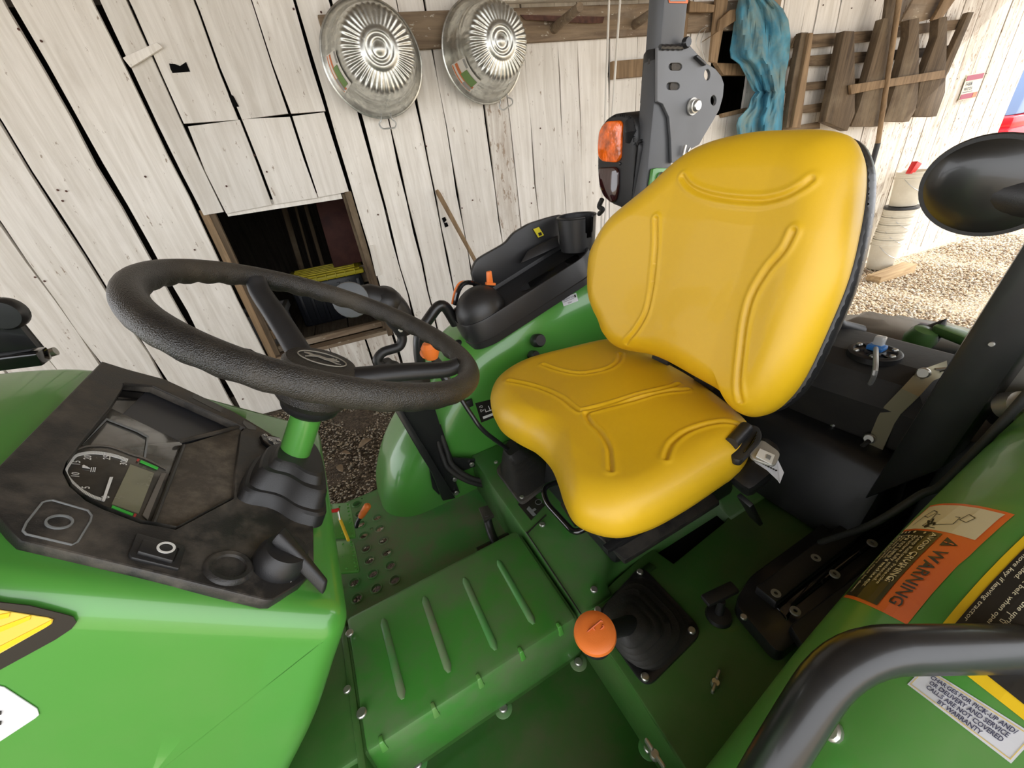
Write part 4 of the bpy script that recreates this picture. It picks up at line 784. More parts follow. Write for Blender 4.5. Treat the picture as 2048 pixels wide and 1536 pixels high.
T('deck_plate', prism(d1, (0, 0, -.012), .002), 'green_deck')
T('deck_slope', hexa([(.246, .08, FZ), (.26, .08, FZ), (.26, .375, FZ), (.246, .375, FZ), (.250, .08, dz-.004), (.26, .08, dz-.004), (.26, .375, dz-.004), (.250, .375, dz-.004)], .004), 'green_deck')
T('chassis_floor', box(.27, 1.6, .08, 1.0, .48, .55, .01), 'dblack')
# shifter
zs_ = dz+.006
P = [PZ(*p, zs_) for p in ((1282,1128), (1408,1262), (1293,1378), (1188,1232))]
T('shifter_plate', prism(roundpoly(P, .025, 5), (0, 0, -.008), .002), 'black_paint')
for p_ in ((1280,1145), (1383,1262), (1290,1355), (1196,1221)): T('bolt', disc_bolt(PZ(*p_, zs_+.001), (0, 0, 1), .0072, .005), 'steel')
c = np.mean(P, 0)+A(.0, .0, 0); tip = PZ(1190, 1268, .965); 
bas0 = [c+(q-c)*.86 for q in roundpoly(P, .05, 6)]; bas = [c+.62*(q-c)+.38*norm(q-c)*.078 for q in bas0]; rings = []; a0 = c+A(0, 0, .085)
for k in range(19):
    t = k/18; sc = .99*(1-max(0, t-.22)/.78)**.7+.17*t; wob = 1+.075*math.cos(k*math.pi*2/3)
    cen = c*(1-t)+(c+(tip-c)*.45)*t; rings.append([cen+(q-c)*sc*wob*(.92 if k else 1) for q in bas])
T('gaiter', loft(rings), 'rubber', 70)
T('shift_shaft', tube([c+(tip-c)*.30, c+(tip-c)*.5, tip-norm(tip-c)*.012], [.017, .015, .013], 14), 'black')
ax_ = norm((-.06, -.06, 1))
T('shift_collar', lathe([(.013, 0), (.026, .002), (.028, .012), (.024, .02), (0, .02)], tip-ax_*.028, ax_, 24), 'black')
T('shift_knob', lathe([(0, -.012), (.020, -.012), (.029, -.006), (.0328, .002), (.0315, .008), (.026, .0115), (.018, .0130), (0, .0138)], tip, ax_, 40), 'orange')
fk = frame_m(tip+ax_*.0136, dt(1225, 1240)-dt(1165, 1290), dt(1210, 1300)*-1+dt(1175, 1240))
g = G()
def kseg(a, b, w=.0016): 
    a = np.array(a)*.001; b = np.array(b)*.001; d = (b-a)/np.linalg.norm(b-a); n = np.array([-d[1], d[0]])*w/2
    g.add(xf(([(*(a-n), -.0022), (*(b-n), -.0022), (*(b+n), -.0022), (*(a+n), -.0022), (*(a-n), .0006), (*(b-n), .0006), (*(b+n), .0006), (*(a+n), .0006)], [(0,3,2,1),(4,5,6,7),(0,1,5,4),(1,2,6,5),(2,3,7,6),(3,0,4,7)]), fk))
for a, b in (((-17, 5), (17, 5)), ((-17, 5), (-17, 8)), ((17, 5), (17, 2)), ((0, 5), (0, -5)), ((0, -5), (14, -5)), ((14, -5), (14, -2)), ((0, -5), (4, -9))): kseg(a, b)
T('shift_pattern', g, mat('pressed orange', (.55, .10, .02), .5), flat=True)

# hydraulic lever slots
zq = .83
fr = [PZ(*p, zq) for p in ((1468,1205), (1500,1152), (1730,985), (1830,1060), (1560,1312))]
T('quadrant_base', prism(roundpoly(fr, .02, 4), (0, 0, -.05), .003), 'black_paint')
for P in ([(1512,1172), (1740,1005), (1772,1030), (1553,1205)], [(1580,1250), (1880,1030), (1915,1060), (1612,1300)], [(1548,1207), (1570,1192), (1815,1010), (1822,1030), (1590,1212), (1575,1240)]):
    up_ = .02 if P[0][0] != 1548 else .004
    T('slot_bar', prism([PZ(*p, zq+up_) for p in P], (0, 0, -up_-.002), .003), 'black' if up_ > .01 else 'gloss')
for p_ in ((1552,1186), (1591,1221), (1632,1115), (1670,1147), (1703,1057), (1745,1085)):
    q = PZ(*p_, zq+.021); T('washer', lathe([(.0035, -.004), (.0035, .0), (.0085, .0), (.0085, -.004)], q, (0, 0, 1), 18), mat('washer grey', (.30, .29, .25), .5) if 'washerm' not in globals() else washerm)
def zang(a, b): d = PZ(*b, .8)-PZ(*a, .8); return math.atan2(d[1], d[0])
g = G(); g.add(lathe([(.0, 0), (.024, 0), (.022, .008), (.008, .012), (.006, .05), (0, .05)], PZ(1437,1232,dz+.002), (0, 0, 1), 20)); q = PZ(1440, 1188, dz+.055)
T('pull_shaft', g, 'black'); T('pull_handle', xf(box(-.036, .036, -.012, .012, -.006, .006, .005), Matrix.Translation(tuple(q)) @ Matrix.Rotation(zang((1412, 1207), (1466, 1181)), 4, 'Z')), 'black')
def wingbolt(px, py, z, rz):
    q = PZ(px, py, z); g = G(); g.add(disc_bolt(q, (0, 0, 1), .0075, .010))
    for s_ in (-1, 1): g.add(xf(box(.004, .020, -.0025, .0025, .004, .016, .002), Matrix.Translation(tuple(q)) @ Matrix.Rotation(rz+(0 if s_ > 0 else math.pi), 4, 'Z')))
    T('wing_bolt', g, 'steel')
wingbolt(1430, 1369, dz+.003, zang((1424, 1390), (1437, 1349))); wingbolt(1309, 1512, dz-.0, zang((1297, 1494), (1322, 1532)))
T('bolt', disc_bolt(PZ(1487,1235,dz+.034), (0, 0, 1), .006, .004), 'steel')

# lever gaiter panel beside the seat
P = [PZ(*p, .82) for p in ((990, 938), (1050, 868), (1120, 948), (1042, 1008))]
T('lever_plate', prism(roundpoly(P, .02, 4), (0, 0, -.012), .003), 'black_dusty')
for p_ in ((1044,995), (1103,943), (992,925)): T('bolt', disc_bolt(PZ(*p_, .823), (0, 0, 1), .006, .004), 'steel')
c = np.mean(P, 0); rings = []
for k in range(17):
    t = k/16; q0 = c*(1-t)+PZ(1022, 895, .90)*t; sc = .86-.60*t; w = 1+.07*math.cos(k*math.pi)
    rings.append([q0+(q-c)*sc*w for q in roundpoly(P, .04, 5)])
T('lever_gaiter', loft(rings), 'rubber', 70)
T('side_lever', tube(smooth_path([PZ(1018, 900, .89), PV(968, 862, .80), PV(940, 825, .82), PV(917, 790, .84), PV(890, 755, .86), PV(878, 728, .87)], 5), [.006]*16+[.011]*10, 10), 'black_paint')
q = PV(861, 703, .87); T('lever_knob', lathe([(0, -.02), (.014, -.018), (.020, -.005), (.021, .012), (.014, .022), (0, .025)], q, (0, 0, 1), 24), 'orange')
T('lever_stem', tube([q+A(0, 0, -.01), PV(878, 728, .87)], .010, 10), 'black')
P = [PZ(*p, .809) for p in ((1036,1008), (1060,985), (1090,1010), (1062,1040))]
T('arrow_label', G().add(prism(P, (0, 0, -.002)), 0).add(prism([PZ(*p, .8098) for p in ((1053,1018), (1058,1012), (1064,1019), (1070,1016), (1073,1019), (1067,1023), (1073,1030), (1066,1032))], (0, 0, -.0006)), 1).add(annulus(.008, .0095, .0006, PZ(1077, 1004, .8094), (0, 0, 1), 16), 1), ['dblack', 'greyline'], flat=True)

# pedals
def pedal(P, z, lab):
    Q = [PZ(*p, z) for p in P]; o = T('pedal', prism(roundpoly(Q, .012, 3), (0, 0, -.008), .0015), 'green'); o['label'] = lab
    c = np.mean(Q, 0); g = G()
    for s_ in (.12, .88):
        for t in np.linspace(.06, .94, 9):
            a = Q[0]*(1-s_)+Q[1]*s_; b = Q[3]*(1-s_)+Q[2]*s_; g.add(lathe([(.0035, 0), (.0025, .003), (0, .003)], a*(1-t)+b*t, (0, 0, 1), 8))
    for t in (.12, .88): 
        a = (Q[0]+Q[1])/2*(1-t)+(Q[3]+Q[2])/2*t; g.add(lathe([(.0035, 0), (.0025, .003), (0, .003)], a, (0, 0, 1), 8))
    s2 = T('studs', g, 'green', parent=o); s2['kind'] = 'stuff'
    T('pedal_arm', tube([c+A(0, 0, -.006), c+A(-.03, 0, -.03), c+A(-.16, -.01, -.035)], .009, 8), 'green_deck', parent=o)
pedal(((655,1008), (700,1004), (712,1074), (660,1076)), .74, 'studded green pedal nearer the fender'); pedal(((662,1082), (707,1080), (720,1143), (670,1146)), .74, 'studded green pedal nearer the tunnel')
g = G(); q = PZ(690, 1095, .75)
T('red_lever_tip', tube([PZ(650, 1024, .80), PZ(678, 1020, .80)], [.004, .006], 8), 'red'); T('steel_link', tube([PZ(676,1021,.80), PZ(680,1040,.78)], .003, 8), 'steel'); T('yellow_rod', tube([PZ(679,1036,.78), PZ(697,1081,.765)], .0042, 8), 'dyellow')
q = PZ(735, 1012, .74); e = PZ(716, 1042, .70)
T('orange_handle', tube([q+(q-e)*.12, q+(q-e)*.06, q, q*.4+e*.6, q*.25+e*.75], [.006, .0105, .0115, .0105, .008], 12), 'orange'); T('black_clip', tube([q*.25+e*.75, e, e+A(-.012, -.0, -.02)], .0065, 8), 'black')
P = [PZ(*p, .75) for p in ((957,1015), (975,1010), (988,1030), (968,1042))]
T('black_pedal', prism(P, (0, 0, -.01), .002), 'black_dusty'); T('black_pedal_arm', tube(smooth_path([PZ(974,1030,.745), PZ(978,1052,.72), PZ(988,1078,.70), PZ(1000,1092,.68)], 4), .012, 10), 'black')
T('linkage', tube([PZ(955,1102,.675), PZ(1035,1062,.675)], .010, 8), 'dblack')

# ---- cowl, hood, dash
cowl = [(-.50, .62), (-.36, .80), (-.176, 1.047), (-.118, 1.150), (-.085, 1.203), (-.318, 1.436), (-.40, 1.462), (-.50, 1.466)]
cw = roundpoly([(*p, 0) for p in cowl], .058, 6)
dense = []
for i in range(len(cw)):
    a, b = cw[i], cw[(i+1) % len(cw)]; k = max(1, int(np.linalg.norm(b-a)/.05)); dense += [a+(b-a)*j/k for j in range(k)]
dense = [p for q, p in zip([dense[-1]]+dense[:-1], dense) if np.linalg.norm(p-q) > .002]; cg_ = bevel_sweep(dense, .318, .772, .032, (-.33, 1.1), closed=True, k=8); tap = lambda u: 1-.16*min(1.2, max(0, (-.11-u)/.3))
cg_ = ([(p[0], CV+(p[1]-CV)*tap(p[0]), p[2]) for p in cg_[0]], cg_[1])
cowl_o = T('cowl', cg_, 'green', 50); cowl_o['label'] = 'bright green steering column cowl'; bC = bvh_of(cg_)
hd = [(-.425, .70), (-.425, 1.462), (-.7, 1.478), (-1.1, 1.47), (-1.6, 1.44), (-1.95, 1.36), (-2.05, 1.2), (-2.05, .70)]
hdd = []
hr = roundpoly([(*p, 0) for p in hd], .05, 4)
for i in range(len(hr)):
    a, b = hr[i], hr[(i+1) % len(hr)]; k = max(1, int(np.linalg.norm(b-a)/.08)); hdd += [a+(b-a)*j/k for j in range(k)]
hg = bevel_sweep(hdd, .362, .745, .085, (-1.2, 1.05), closed=True, k=8); hood = T('hood', hg, 'hood', 50); bH = bvh_of(hg)
def SV(px, py, v=.318): return PV(px, py, v)[[0, 2]]
# stripe decal on the cowl/hood side
sn = norm((.0436, .36, 0))
def sidep(name, P, lift, m): T(name, prism([PP(p[0], p[1], A(-.11, .318, 1.1)-sn*lift, sn) for p in P], sn*.0006), m, flat=True)
sidep('black_stripe', [(-260,1150), (0,1205), (60,1212), (125,1228), (146,1234), (153,1245), (143,1258), (110,1280), (0,1340), (-260,1470)], .001, 'dblack')
sidep('yellow_stripe', [(-260,1165), (0,1221), (95,1236), (106,1240), (104,1247), (90,1256), (0,1307), (-260,1440)], .0018, 'dyellow2')
for (a, b) in (((-260,1425), (104,1240)), ((-260,1352), (62,1231)), ((-260,1280), (20,1226))):
    sidep('yellow_line', [(a[0], a[1]), (b[0], b[1]), (b[0]-3, b[1]+9), (a[0], a[1]+22)], .0026, 'dyellow')
sidep('white_label', [(-150,1300), (-10,1371), (8,1375), (74,1418), (78,1430), (70,1437), (0,1483), (-150,1560)], .0012, 'whitecard')
for yy in (1420, 1440): sidep('label_print', [(-60,yy), (2,yy+4), (2,yy+10), (-60,yy+6)], .0022, 'dblack')

NP_ = norm((1, 0, 1)); DP0 = A(-.13, .54, 1.255)-NP_*.004
def DP(px, py, l=0.0): return PP(px, py, DP0+NP_*l, NP_)
out = [(204,722), (255,738), (330,758), (395,788), (470,824), (540,866), (590,908), (612,938), (625,1000), (628,1060), (629,1138), (603,1166), (547,1200), (530,1200), (300,1143), (42,1081), (22,1062), (-30,1000), (-30,960)]
fa = lambda a, b: (a*.35156, 680+b*.35156)
reces = [fa(*p) for p in ((715,245), (870,262), (1395,500), (1370,520), (1340,760), (1330,900), (1000,1075), (870,1050), (800,1040), (590,960), (490,910), (400,830), (360,750), (380,690), (430,630), (480,560), (630,380))]
cut_out(cowl_o, prism([DP(*p, .004)+NP_*.03 for p in reces], -NP_*.050))
panel = T('dash_panel', plate([DP(*p, .008) for p in out], NP_, .012, [[DP(*p, .008) for p in reces]], .0018), 'panel'); panel['label'] = 'dusty black dash panel'
rc3 = [DP(*p, .004) for p in reces]; rcc = np.mean(rc3, 0); T('recess_liner', loft([[rcc+(p-rcc)*.995+NP_*.003 for p in rc3], [rcc+(p-rcc)*.99-NP_*.0165 for p in rc3]], False), 'panel', parent=panel, flat=True); T('recess_floor', prism([DP(*p, .004)-NP_*.0155 for p in reces], -NP_*.003), 'panel', parent=panel, flat=True)
def dpoly(name, P, l, m, d=.004, bev=0, par=None, conv=None): return T(name, prism([DP(*(conv(*p) if conv else p), l) for p in P], -NP_*d, bev), m, parent=par or panel, flat=not bev)
# gauge cluster
cl = [(630,385), (1025,575), (1045,600), (870,1050), (800,1045), (590,965), (490,915), (400,835), (355,755), (375,690), (425,630)]
clu = dpoly('gauge_cluster', cl, -.004, 'glassdark', .01, .0008, None, fa); clu['label'] = 'gauge cluster with tachometer and display'
dpoly('recess_wall', [(715,252), (870,270), (1385,505), (1340,520), (1025,580), (630,390)], -.006, mat('smooth grey recess', (.035, .036, .042), .35), .01, 0, None, fa)
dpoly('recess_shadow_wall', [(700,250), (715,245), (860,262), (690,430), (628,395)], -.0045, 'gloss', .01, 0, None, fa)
T('tray_slope', prism([DP(*fa(*p), l) for p, l in (((1045,600), -.006), ((1370,500), .002), ((1500,600), .002), ((1340,900), .001), ((1000,1080), -.004), ((870,1052), -.006))], -NP_*.004), 'dust', parent=panel, flat=True)
T('tray_ridge', tube([DP(*fa(1045,600), -.001), DP(*fa(870,1050), -.001)], .0022, 6), 'dblack', parent=panel); T('tray_ridge', tube([DP(*fa(1030,575), .001), DP(*fa(1370,490), .005)], .003, 6), 'black_dusty', parent=panel)
T('hood_lip', tube([DP(*fa(700,252), .008), DP(*fa(870,262), .008), DP(*fa(1395,498), .008)], .0018, 6), 'black_dusty', parent=panel)
fc = lambda a, b: (40+a*.19529, 780+b*.19529)
def cpoly(P, l, mi, g): g.add(prism([DP(*fc(*p), l) for p in P], -NP_*.0008), mi)
g = G()
# tachometer ring ticks along the curved scale
arc = smooth_path([(1110,705,0), (1000,665,0), (890,640,0), (760,625,0), (650,635,0), (570,660,0), (515,725,0), (465,810,0), (470,870,0), (520,940,0), (620,1030,0), (740,1100,0), (865,1140,0)], 8)
for k in range(0, len(arc)-1):
    a = arc[k][:2]; b = arc[k+1][:2]; d = (b-a); ln = np.linalg.norm(d); d /= ln; nn = np.array([-d[1], d[0]]); inn = np.array([760, 880])-a; nn = nn if nn.dot(inn) > 0 else -nn
    b2 = a+d*ln*.80; w = 27
    cpoly([a, b2, b2+nn*w, a+nn*w], -.0025, 1, g)
for s_, x, y in (('30', 1060, 745), ('25', 888, 690), ('20', 690, 690), ('15', 575, 745), ('10', 565, 868), ('5', 672, 998), ('0', 875, 1095)):
    v_, f_ = text2(s_, 1, .01, 'CENTER'); cc = DP(*fc(x, y), -.0022); ex = norm(DP(*fc(x+4, y-30))-DP(*fc(x, y))); ez = NP_; ey = np.cross(ez, ex)
    g.add(([cc+(p[0]*ex+(p[1]-.35)*ey)*.0085 for p in v_], f_), 1)
cpoly([(920,890), (955,890), (870,1135), (840,1130)], -.0015, 1, g)
cpoly([(1240,715), (1420,792), (1408,812), (1228,735)], -.002, 2, g); cpoly([(948,1180), (1163,1265), (1153,1287), (936,1203)], -.002, 2, g)
cpoly([(1205,700), (1228,708), (1215,728), (1196,720)], -.002, 3, g); cpoly([(1172,1262), (1196,1270), (1180,1305), (1158,1295)], -.002, 3, g)
cpoly([(1130,760), (1375,850), (1215,1265), (940,1165)], -.0028, 4, g)
for P in ([(885,285), (1215,410), (1200,425), (890,303)], [(1215,410), (1318,470), (1300,482), (1200,425)], [(1300,480), (1320,475), (1290,690), (1268,690)], [(885,285), (895,302), (690,510), (640,560)]): cpoly(P, -.0025, 5, g)
for k in range(len(arc)-1): pass
ar2 = smooth_path([(590,600,0), (700,565,0), (860,560,0), (980,585,0), (1150,650,0), (1280,690,0), (1500,800,0)], 5)
for a, b in zip(ar2, ar2[1:]): cpoly([a[:2], b[:2], b[:2]+A(0, 13), a[:2]+A(0, 13)], -.0025, 6, g)
cpoly([(1450,850), (1500,850), (1340,1240), (1310,1330), (1255,1280)], -.0022, 6, g)
cpoly([(640,770), (655,765), (720,800), (640,790)], -.0022, 1, g)
for x in (730, 752, 770): cpoly([(x, 790), (x+9, 792), (x, 835), (x-9, 832)], -.0022, 1, g)
T('gauge_marks', g, ['dblack', 'white', 'lgreen', 'redmark', 'lcd', 'greyline', mat('warm grey line', (.14, .125, .105), .5)], flat=True, parent=panel)
# blank cap, rocker switch, plug, key switch
cap = [fa(*p) for p in ((265,915), (300,912), (500,970), (522,1000), (515,1030), (440,1150), (410,1165), (150,1105), (130,1085), (150,1040), (240,925))]
def outline(name, P, r, m, l=.0085): T(name, tube([DP(*p, l) for p in P], r, 6, closed=True), m, parent=panel)
outline('cap_outline', cap, .0009, 'greyline'); T('cap_ring', annulus(.0072, .0088, .0015, DP(118, 1045, .008), NP_), 'greyline', parent=panel)
sw = [fa(*p) for p in ((780,1095), (1050,1170), (1057,1190), (1020,1300), (750,1235), (735,1215))]
dpoly('switch_bezel', sw, .011, 'black', .004, .001); dpoly('rocker', [fa(*p) for p in ((815,1130), (1012,1185), (985,1255), (785,1200))], .0145, 'black', .005, .001); dpoly('rocker_gap', [fa(*p) for p in ((1010,1180), (1022,1188), (992,1255), (980,1250))], .0122, 'gloss', .002)
T('switch_symbol', G().add(annulus(.0052, .0072, .0006, DP(*fa(945, 1182), .0146), NP_)), 'white', parent=panel)
T('dash_plug', lathe([(0, .001), (.014, .001), (.015, .0035), (.019, .004), (.0215, .0025), (.0225, 0)], DP(458, 1136, .008), NP_, 30), 'panel', parent=panel)
kc = DP(556, 1128, .008); T('key_barrel', lathe([(.027, 0), (.026, .014), (.022, .022), (.0, .024)], kc, NP_, 28), 'black', parent=panel)
kt = DP(618, 1140, .018); kd = norm(kt-kc-NP_*.02); ks = np.cross(NP_, kd); k0 = kc+NP_*.024
T('key_grip', hexa([k0-kd*.018-ks*.010-NP_*.004, k0+kd*.062-ks*.006-NP_*.012, k0+kd*.062+ks*.006-NP_*.012, k0-kd*.018+ks*.010-NP_*.004, k0-kd*.016-ks*.008+NP_*.010, k0+kd*.058-ks*.004+NP_*.001, k0+kd*.058+ks*.004+NP_*.001, k0-kd*.016+ks*.008+NP_*.010], .003), 'black', parent=panel)
dpoly('arrow_mark', [fa(*p) for p in ((1652,1327), (1668,1330), (1665,1352), (1673,1354), (1655,1378), (1642,1350), (1650,1351))], .0088, 'white', .0006)
for P in ([(1100,300), (1265,385), (1255,410), (1095,330)], [(1385,455), (1460,495), (1455,512), (1410,505), (1380,475)]): dpoly('dash_slot', P, .0084, 'dblack', .002, 0, None, fa)
fb = lambda a, b: (500+a*.3418, 750+b*.3418)
T('light_switch', prism([DP(*fb(*p), .013) for p in ((62,350), (85,342), (175,365), (185,385), (165,440), (130,430), (75,385))], -NP_*.008, .001), 'gloss', parent=panel)
g = G()
for (x, y) in ((92,352), (120,378), (148,402), (168,382)): g.add(annulus(.0016, .003, .0005, DP(*fb(x, y), .0136), NP_, 10))
T('switch_icons', g, 'white', parent=panel)

# column boot, column, wheel
cax = norm((.485, 0, .875)); cb = DP(568, 990, .008)
base = [(470,1000), (478,968), (500,932), (540,926), (612,922), (632,950), (642,1000), (646,1050), (628,1058), (585,1048), (545,1020), (492,1012)]
bp3 = [DP(*p, .006) for p in base]; col0 = DP(571, 965, .008); rings = []
mid = roundpoly(bp3, .02, 4); cen = np.mean(mid, 0)
for (l, sc) in ((0, 1.0), (.012, .985), (.015, .95), (.016, .88), (.031, .82), (.034, .78), (.035, .66), (.043, .60), (.045, .55), (.0455, .40)):
    c_ = cen*(1-min(1, l/.0455))+(col0)*min(1, l/.0455); rings.append([c_+NP_*l+(q-cen)*sc for q in mid])
boot = T('column_boot', loft(rings), 'black', 18)
c0 = A(-.155, CV, 1.228); W0 = A(-.004, .548, 1.456); wn = norm((.61, -.045, 1))
hubc = W0-wn*.112
T('steering_column', tube([c0, c0*.3+hubc*.7, hubc+wn*.01], .0200, 24), 'green')
T('column_collar', lathe([(.026, -.012), (.036, -.004), (.040, .008), (.040, .02), (0, .02)], hubc-wn*.004, wn, 28), 'black')
e1 = norm(np.cross(wn, (0, 1, 0))); e2 = np.cross(wn, e1); N = 200; nn = 24; v_ = []; f_ = []
for i in range(N):
    a = 2*math.pi*i/N; d = math.cos(a)*e1+math.sin(a)*e2
    for j in range(nn):
        b = 2*math.pi*j/nn; rr = .0150+.0013*math.cos(36*a)*max(0, -math.sin(b+.5))
        v_.append(W0+d*(.19+rr*math.cos(b))+wn*rr*math.sin(b)*1.0)
for i in range(N):
    for j in range(nn): f_.append((i*nn+j, i*nn+(j+1) % nn, ((i+1) % N)*nn+(j+1) % nn, ((i+1) % N)*nn+j))
sw_ = T('steering_wheel', (v_, f_), 'grip', 80); sw_['label'] = 'black grained steering wheel with three spokes'
def wp(px, py): return PP(px, py, W0, wn)
hub0 = W0-wn*.070
for (px, py) in ((508, 556), (897, 722), (470, 722)):
    e = wp(px, py); d = norm(e-W0); e = W0+d*.178
    st = hub0+d*.030; st = hub0+d*.034+wn*.006; P = smooth_path([st, st*.5+e*.5-wn*.002, st*.12+e*.88-wn*.006, e], 5)
    T('spoke', tube(P, np.linspace(.0165, .0135, len(P)), 14, flat=.8), 'black', parent=sw_)
T('hub', lathe([(.0, -.042), (.040, -.040), (.048, -.03), (.050, -.012), (.050, -.002), (.047, .002), (.0475, .004), (.047, .016), (.043, .022), (.038, .0235), (0, .0245)], hub0, wn, 48), 'grip', 30, parent=sw_)
ek1 = norm(wp(700, 722)-wp(600, 695)); ek2 = np.cross(wn, ek1); ec = hub0+wn*.0252
g = G(); v_, f_ = tube([ec+.030*math.cos(a)*ek1+.020*math.sin(a)*ek2 for a in np.linspace(0, 2*math.pi, 40, endpoint=False)], .0009, 6, closed=True); g.add((v_, f_))
deer = [(-.024,.004), (-.018,.007), (-.012,.004), (-.004,.006), (.004,.003), (.010,.006), (.012,.011), (.014,.006), (.017,.011), (.017,.005), (.021,.002), (.016,.001), (.013,-.002), (.019,-.006), (.024,-.006), (.018,-.008), (.010,-.004), (.002,-.003), (-.006,.000), (-.013,-.003), (-.020,-.009), (-.015,-.002), (-.018,.002)]
g.add(prism([ec+ek1*a+ek2*b for a, b in deer], wn*.001)); T('hub_emblem', g, mat('emblem grey', (.30, .28, .23), .5), flat=True, parent=sw_)

# ---- seat
cush_px = [(1215,692), (1130,713), (1050,738), (1000,768), (981,800), (994,835), (1028,860), (1068,882), (1098,912), (1114,948), (1126,985), (1148,1025), (1195,1049), (1250,1057), (1310,1040), (1380,1000), (1440,958), (1489,920), (1504,880), (1496,852), (1440,800), (1380,757), (1300,716), (1255,697)]
ZC = 1.10
cp = [PZ(*p, ZC)[:2] for p in cush_px]
up_c = lambda p: PZ(*p, ZC+.045)[:2]
R1 = [(1087,732), (1118,741), (1157,746), (1192,741), (1220,732), (1237,718), (1240,704)]
R2 = [(1018,766), (1052,771), (1087,780), (1122,796), (1153,820), (1169,821), (1223,806), (1282,786), (1341,771), (1356,764)]
R3 = [(1375,775), (1321,782), (1262,800), (1192,820), (1173,828), (1180,845), (1200,866), (1216,894), (1220,921), (1221,946)]
R4 = [(1489,841), (1450,842), (1411,849), (1372,864), (1345,886), (1335,905), (1331,921)]
seat = T('seat', box(.36, .66, .40, .74, 1.015, 1.045, .02), 'black'); seat['label'] = 'yellow vinyl tractor seat'
def topc(a, b):
    k = np.abs(b-.575)/.27; u = np.clip((a-.27)/.4, 0, 1)
    return .050+.016*np.clip(k-.45, 0, 1)**1.3-.012*u-.030*np.clip(.12-u, 0, 1)**1*2.2*(1-.4*k)
T('seat_cushion', pillow(cp, (0, 0, ZC), (1, 0, 0), (0, 1, 0), (0, 0, 1), topc, .060, .035, [[up_c(p) for p in r] for r in (R1, R2, R3, R4)], cg=.0036, cw=.0036, cen=(.46, .57)), 'yellow', 70, parent=seat)
T('seat_pan', prism([A(*(np.array([.46, .57])+(np.array(p)-[.46, .57])*.90), 1.068) for p in cp], (0, 0, -.02), .004), 'black', parent=seat)
bn = norm((-1, 0, .25)); bu = norm((.25, 0, 1)); B0 = A(.63, .54, 1.17)
def BP(px, py, l=0): q = PP(px, py, B0+bn*l, bn)-(B0+bn*l); return (q[1], q.dot(bu))
bpx = [(1215,640), (1198,590), (1199,520), (1214,478), (1243,435), (1310,370), (1370,310), (1420,281), (1500,262), (1580,257), (1640,257), (1690,270), (1716,310), (1722,370), (1713,460), (1690,560), (1650,660), (1603,760), (1562,812), (1520,833), (1488,824), (1468,796), (1400,757), (1320,715), (1250,697), (1225,670)]
G1 = [(1312,438), (1311,490), (1306,545), (1300,589), (1290,628), (1270,663), (1249,687)]; G2 = [(1587,463), (1568,500), (1533,540), (1503,590), (1489,640), (1482,700), (1477,760), (1478,802)]; G3 = [(1365,354), (1375,368), (1395,382), (1430,393), (1480,400), (1530,401), (1575,391), (1608,374), (1624,360)]
bo = [BP(*p) for p in bpx]; bc = np.mean(np.array(bo), 0)
def topb(a, b):
    k = np.abs(a-bc[0])/.26; return .050+.020*np.clip((k-.35)/.65, 0, 1)**1.2-.010*np.clip((b-.3)/.2, 0, 1)
T('seat_backrest', pillow(bo, B0, (0, 1, 0), bu, bn, topb, .065, .035, [[BP(*p, l) for p in r] for r, l in ((G1, .052), (G2, .056), (G3, .046))], cg=.0034, cw=.0038, cen=tuple(bc)), 'yellow', 70, parent=seat)
sh = [B0+A(0, 1, 0)*(bc[0]+(p[0]-bc[0])*.995)+bu*(bc[1]+(p[1]-bc[1])*.995)-bn*.030 for p in smooth_path([(*p, 0) for p in bo], 4, True)]
T('backrest_shell', prism(sh, -bn*.030, .010), 'black_paint', parent=seat)
T('backrest_bracket', G().add(bar((.66, .50, 1.03), (.70, .50, 1.25), .05, .008, (1, 0, 0))).add(bar((.66, .63, 1.03), (.70, .63, 1.25), .05, .008, (1, 0, 0))), 'black_paint', parent=seat)
T('backrest_bracket', G().add(bar((.56, .545, 1.075), (.69, .545, 1.13), .30, .01)), 'black_paint', parent=seat)
T('suspension_cover', hexa([(.37, .43, .808), (.76, .43, .808), (.76, .74, .808), (.37, .74, .808), (.40, .45, 1.03), (.72, .45, 1.03), (.72, .72, 1.03), (.40, .72, 1.03)], .015), 'black', parent=seat)
T('slide_rail', hexa([PZ(1180,1060,.83), PZ(1250,1130,.83), PZ(1440,1010,.83), PZ(1380,940,.83), PZ(1180,1055,.86), PZ(1250,1122,.86), PZ(1440,1003,.86), PZ(1380,935,.86)], .004), 'black_dusty', parent=seat)
T('slide_rail', bar(PZ(1210,1100,.875), PZ(1400,975,.875), .018, .014, bev=.003), 'black', parent=seat)
T('adjust_lever', tube(roundpoly([PZ(1122,962,.93), PZ(1085,975,.93), PZ(1092,1005,.92), PZ(1150,1068,.92), PZ(1182,1050,.93), PZ(1200,1035,.96)], .025, 5, False), .0068, 12), 'gloss', parent=seat)
T('adjust_slider', hexa([PZ(1120,1008,.90), PZ(1150,1055,.90), PZ(1175,1040,.90), PZ(1140,990,.90), PZ(1120,1008,.915), PZ(1150,1055,.915), PZ(1175,1040,.915), PZ(1140,990,.915)], .003), 'black_dusty', parent=seat)
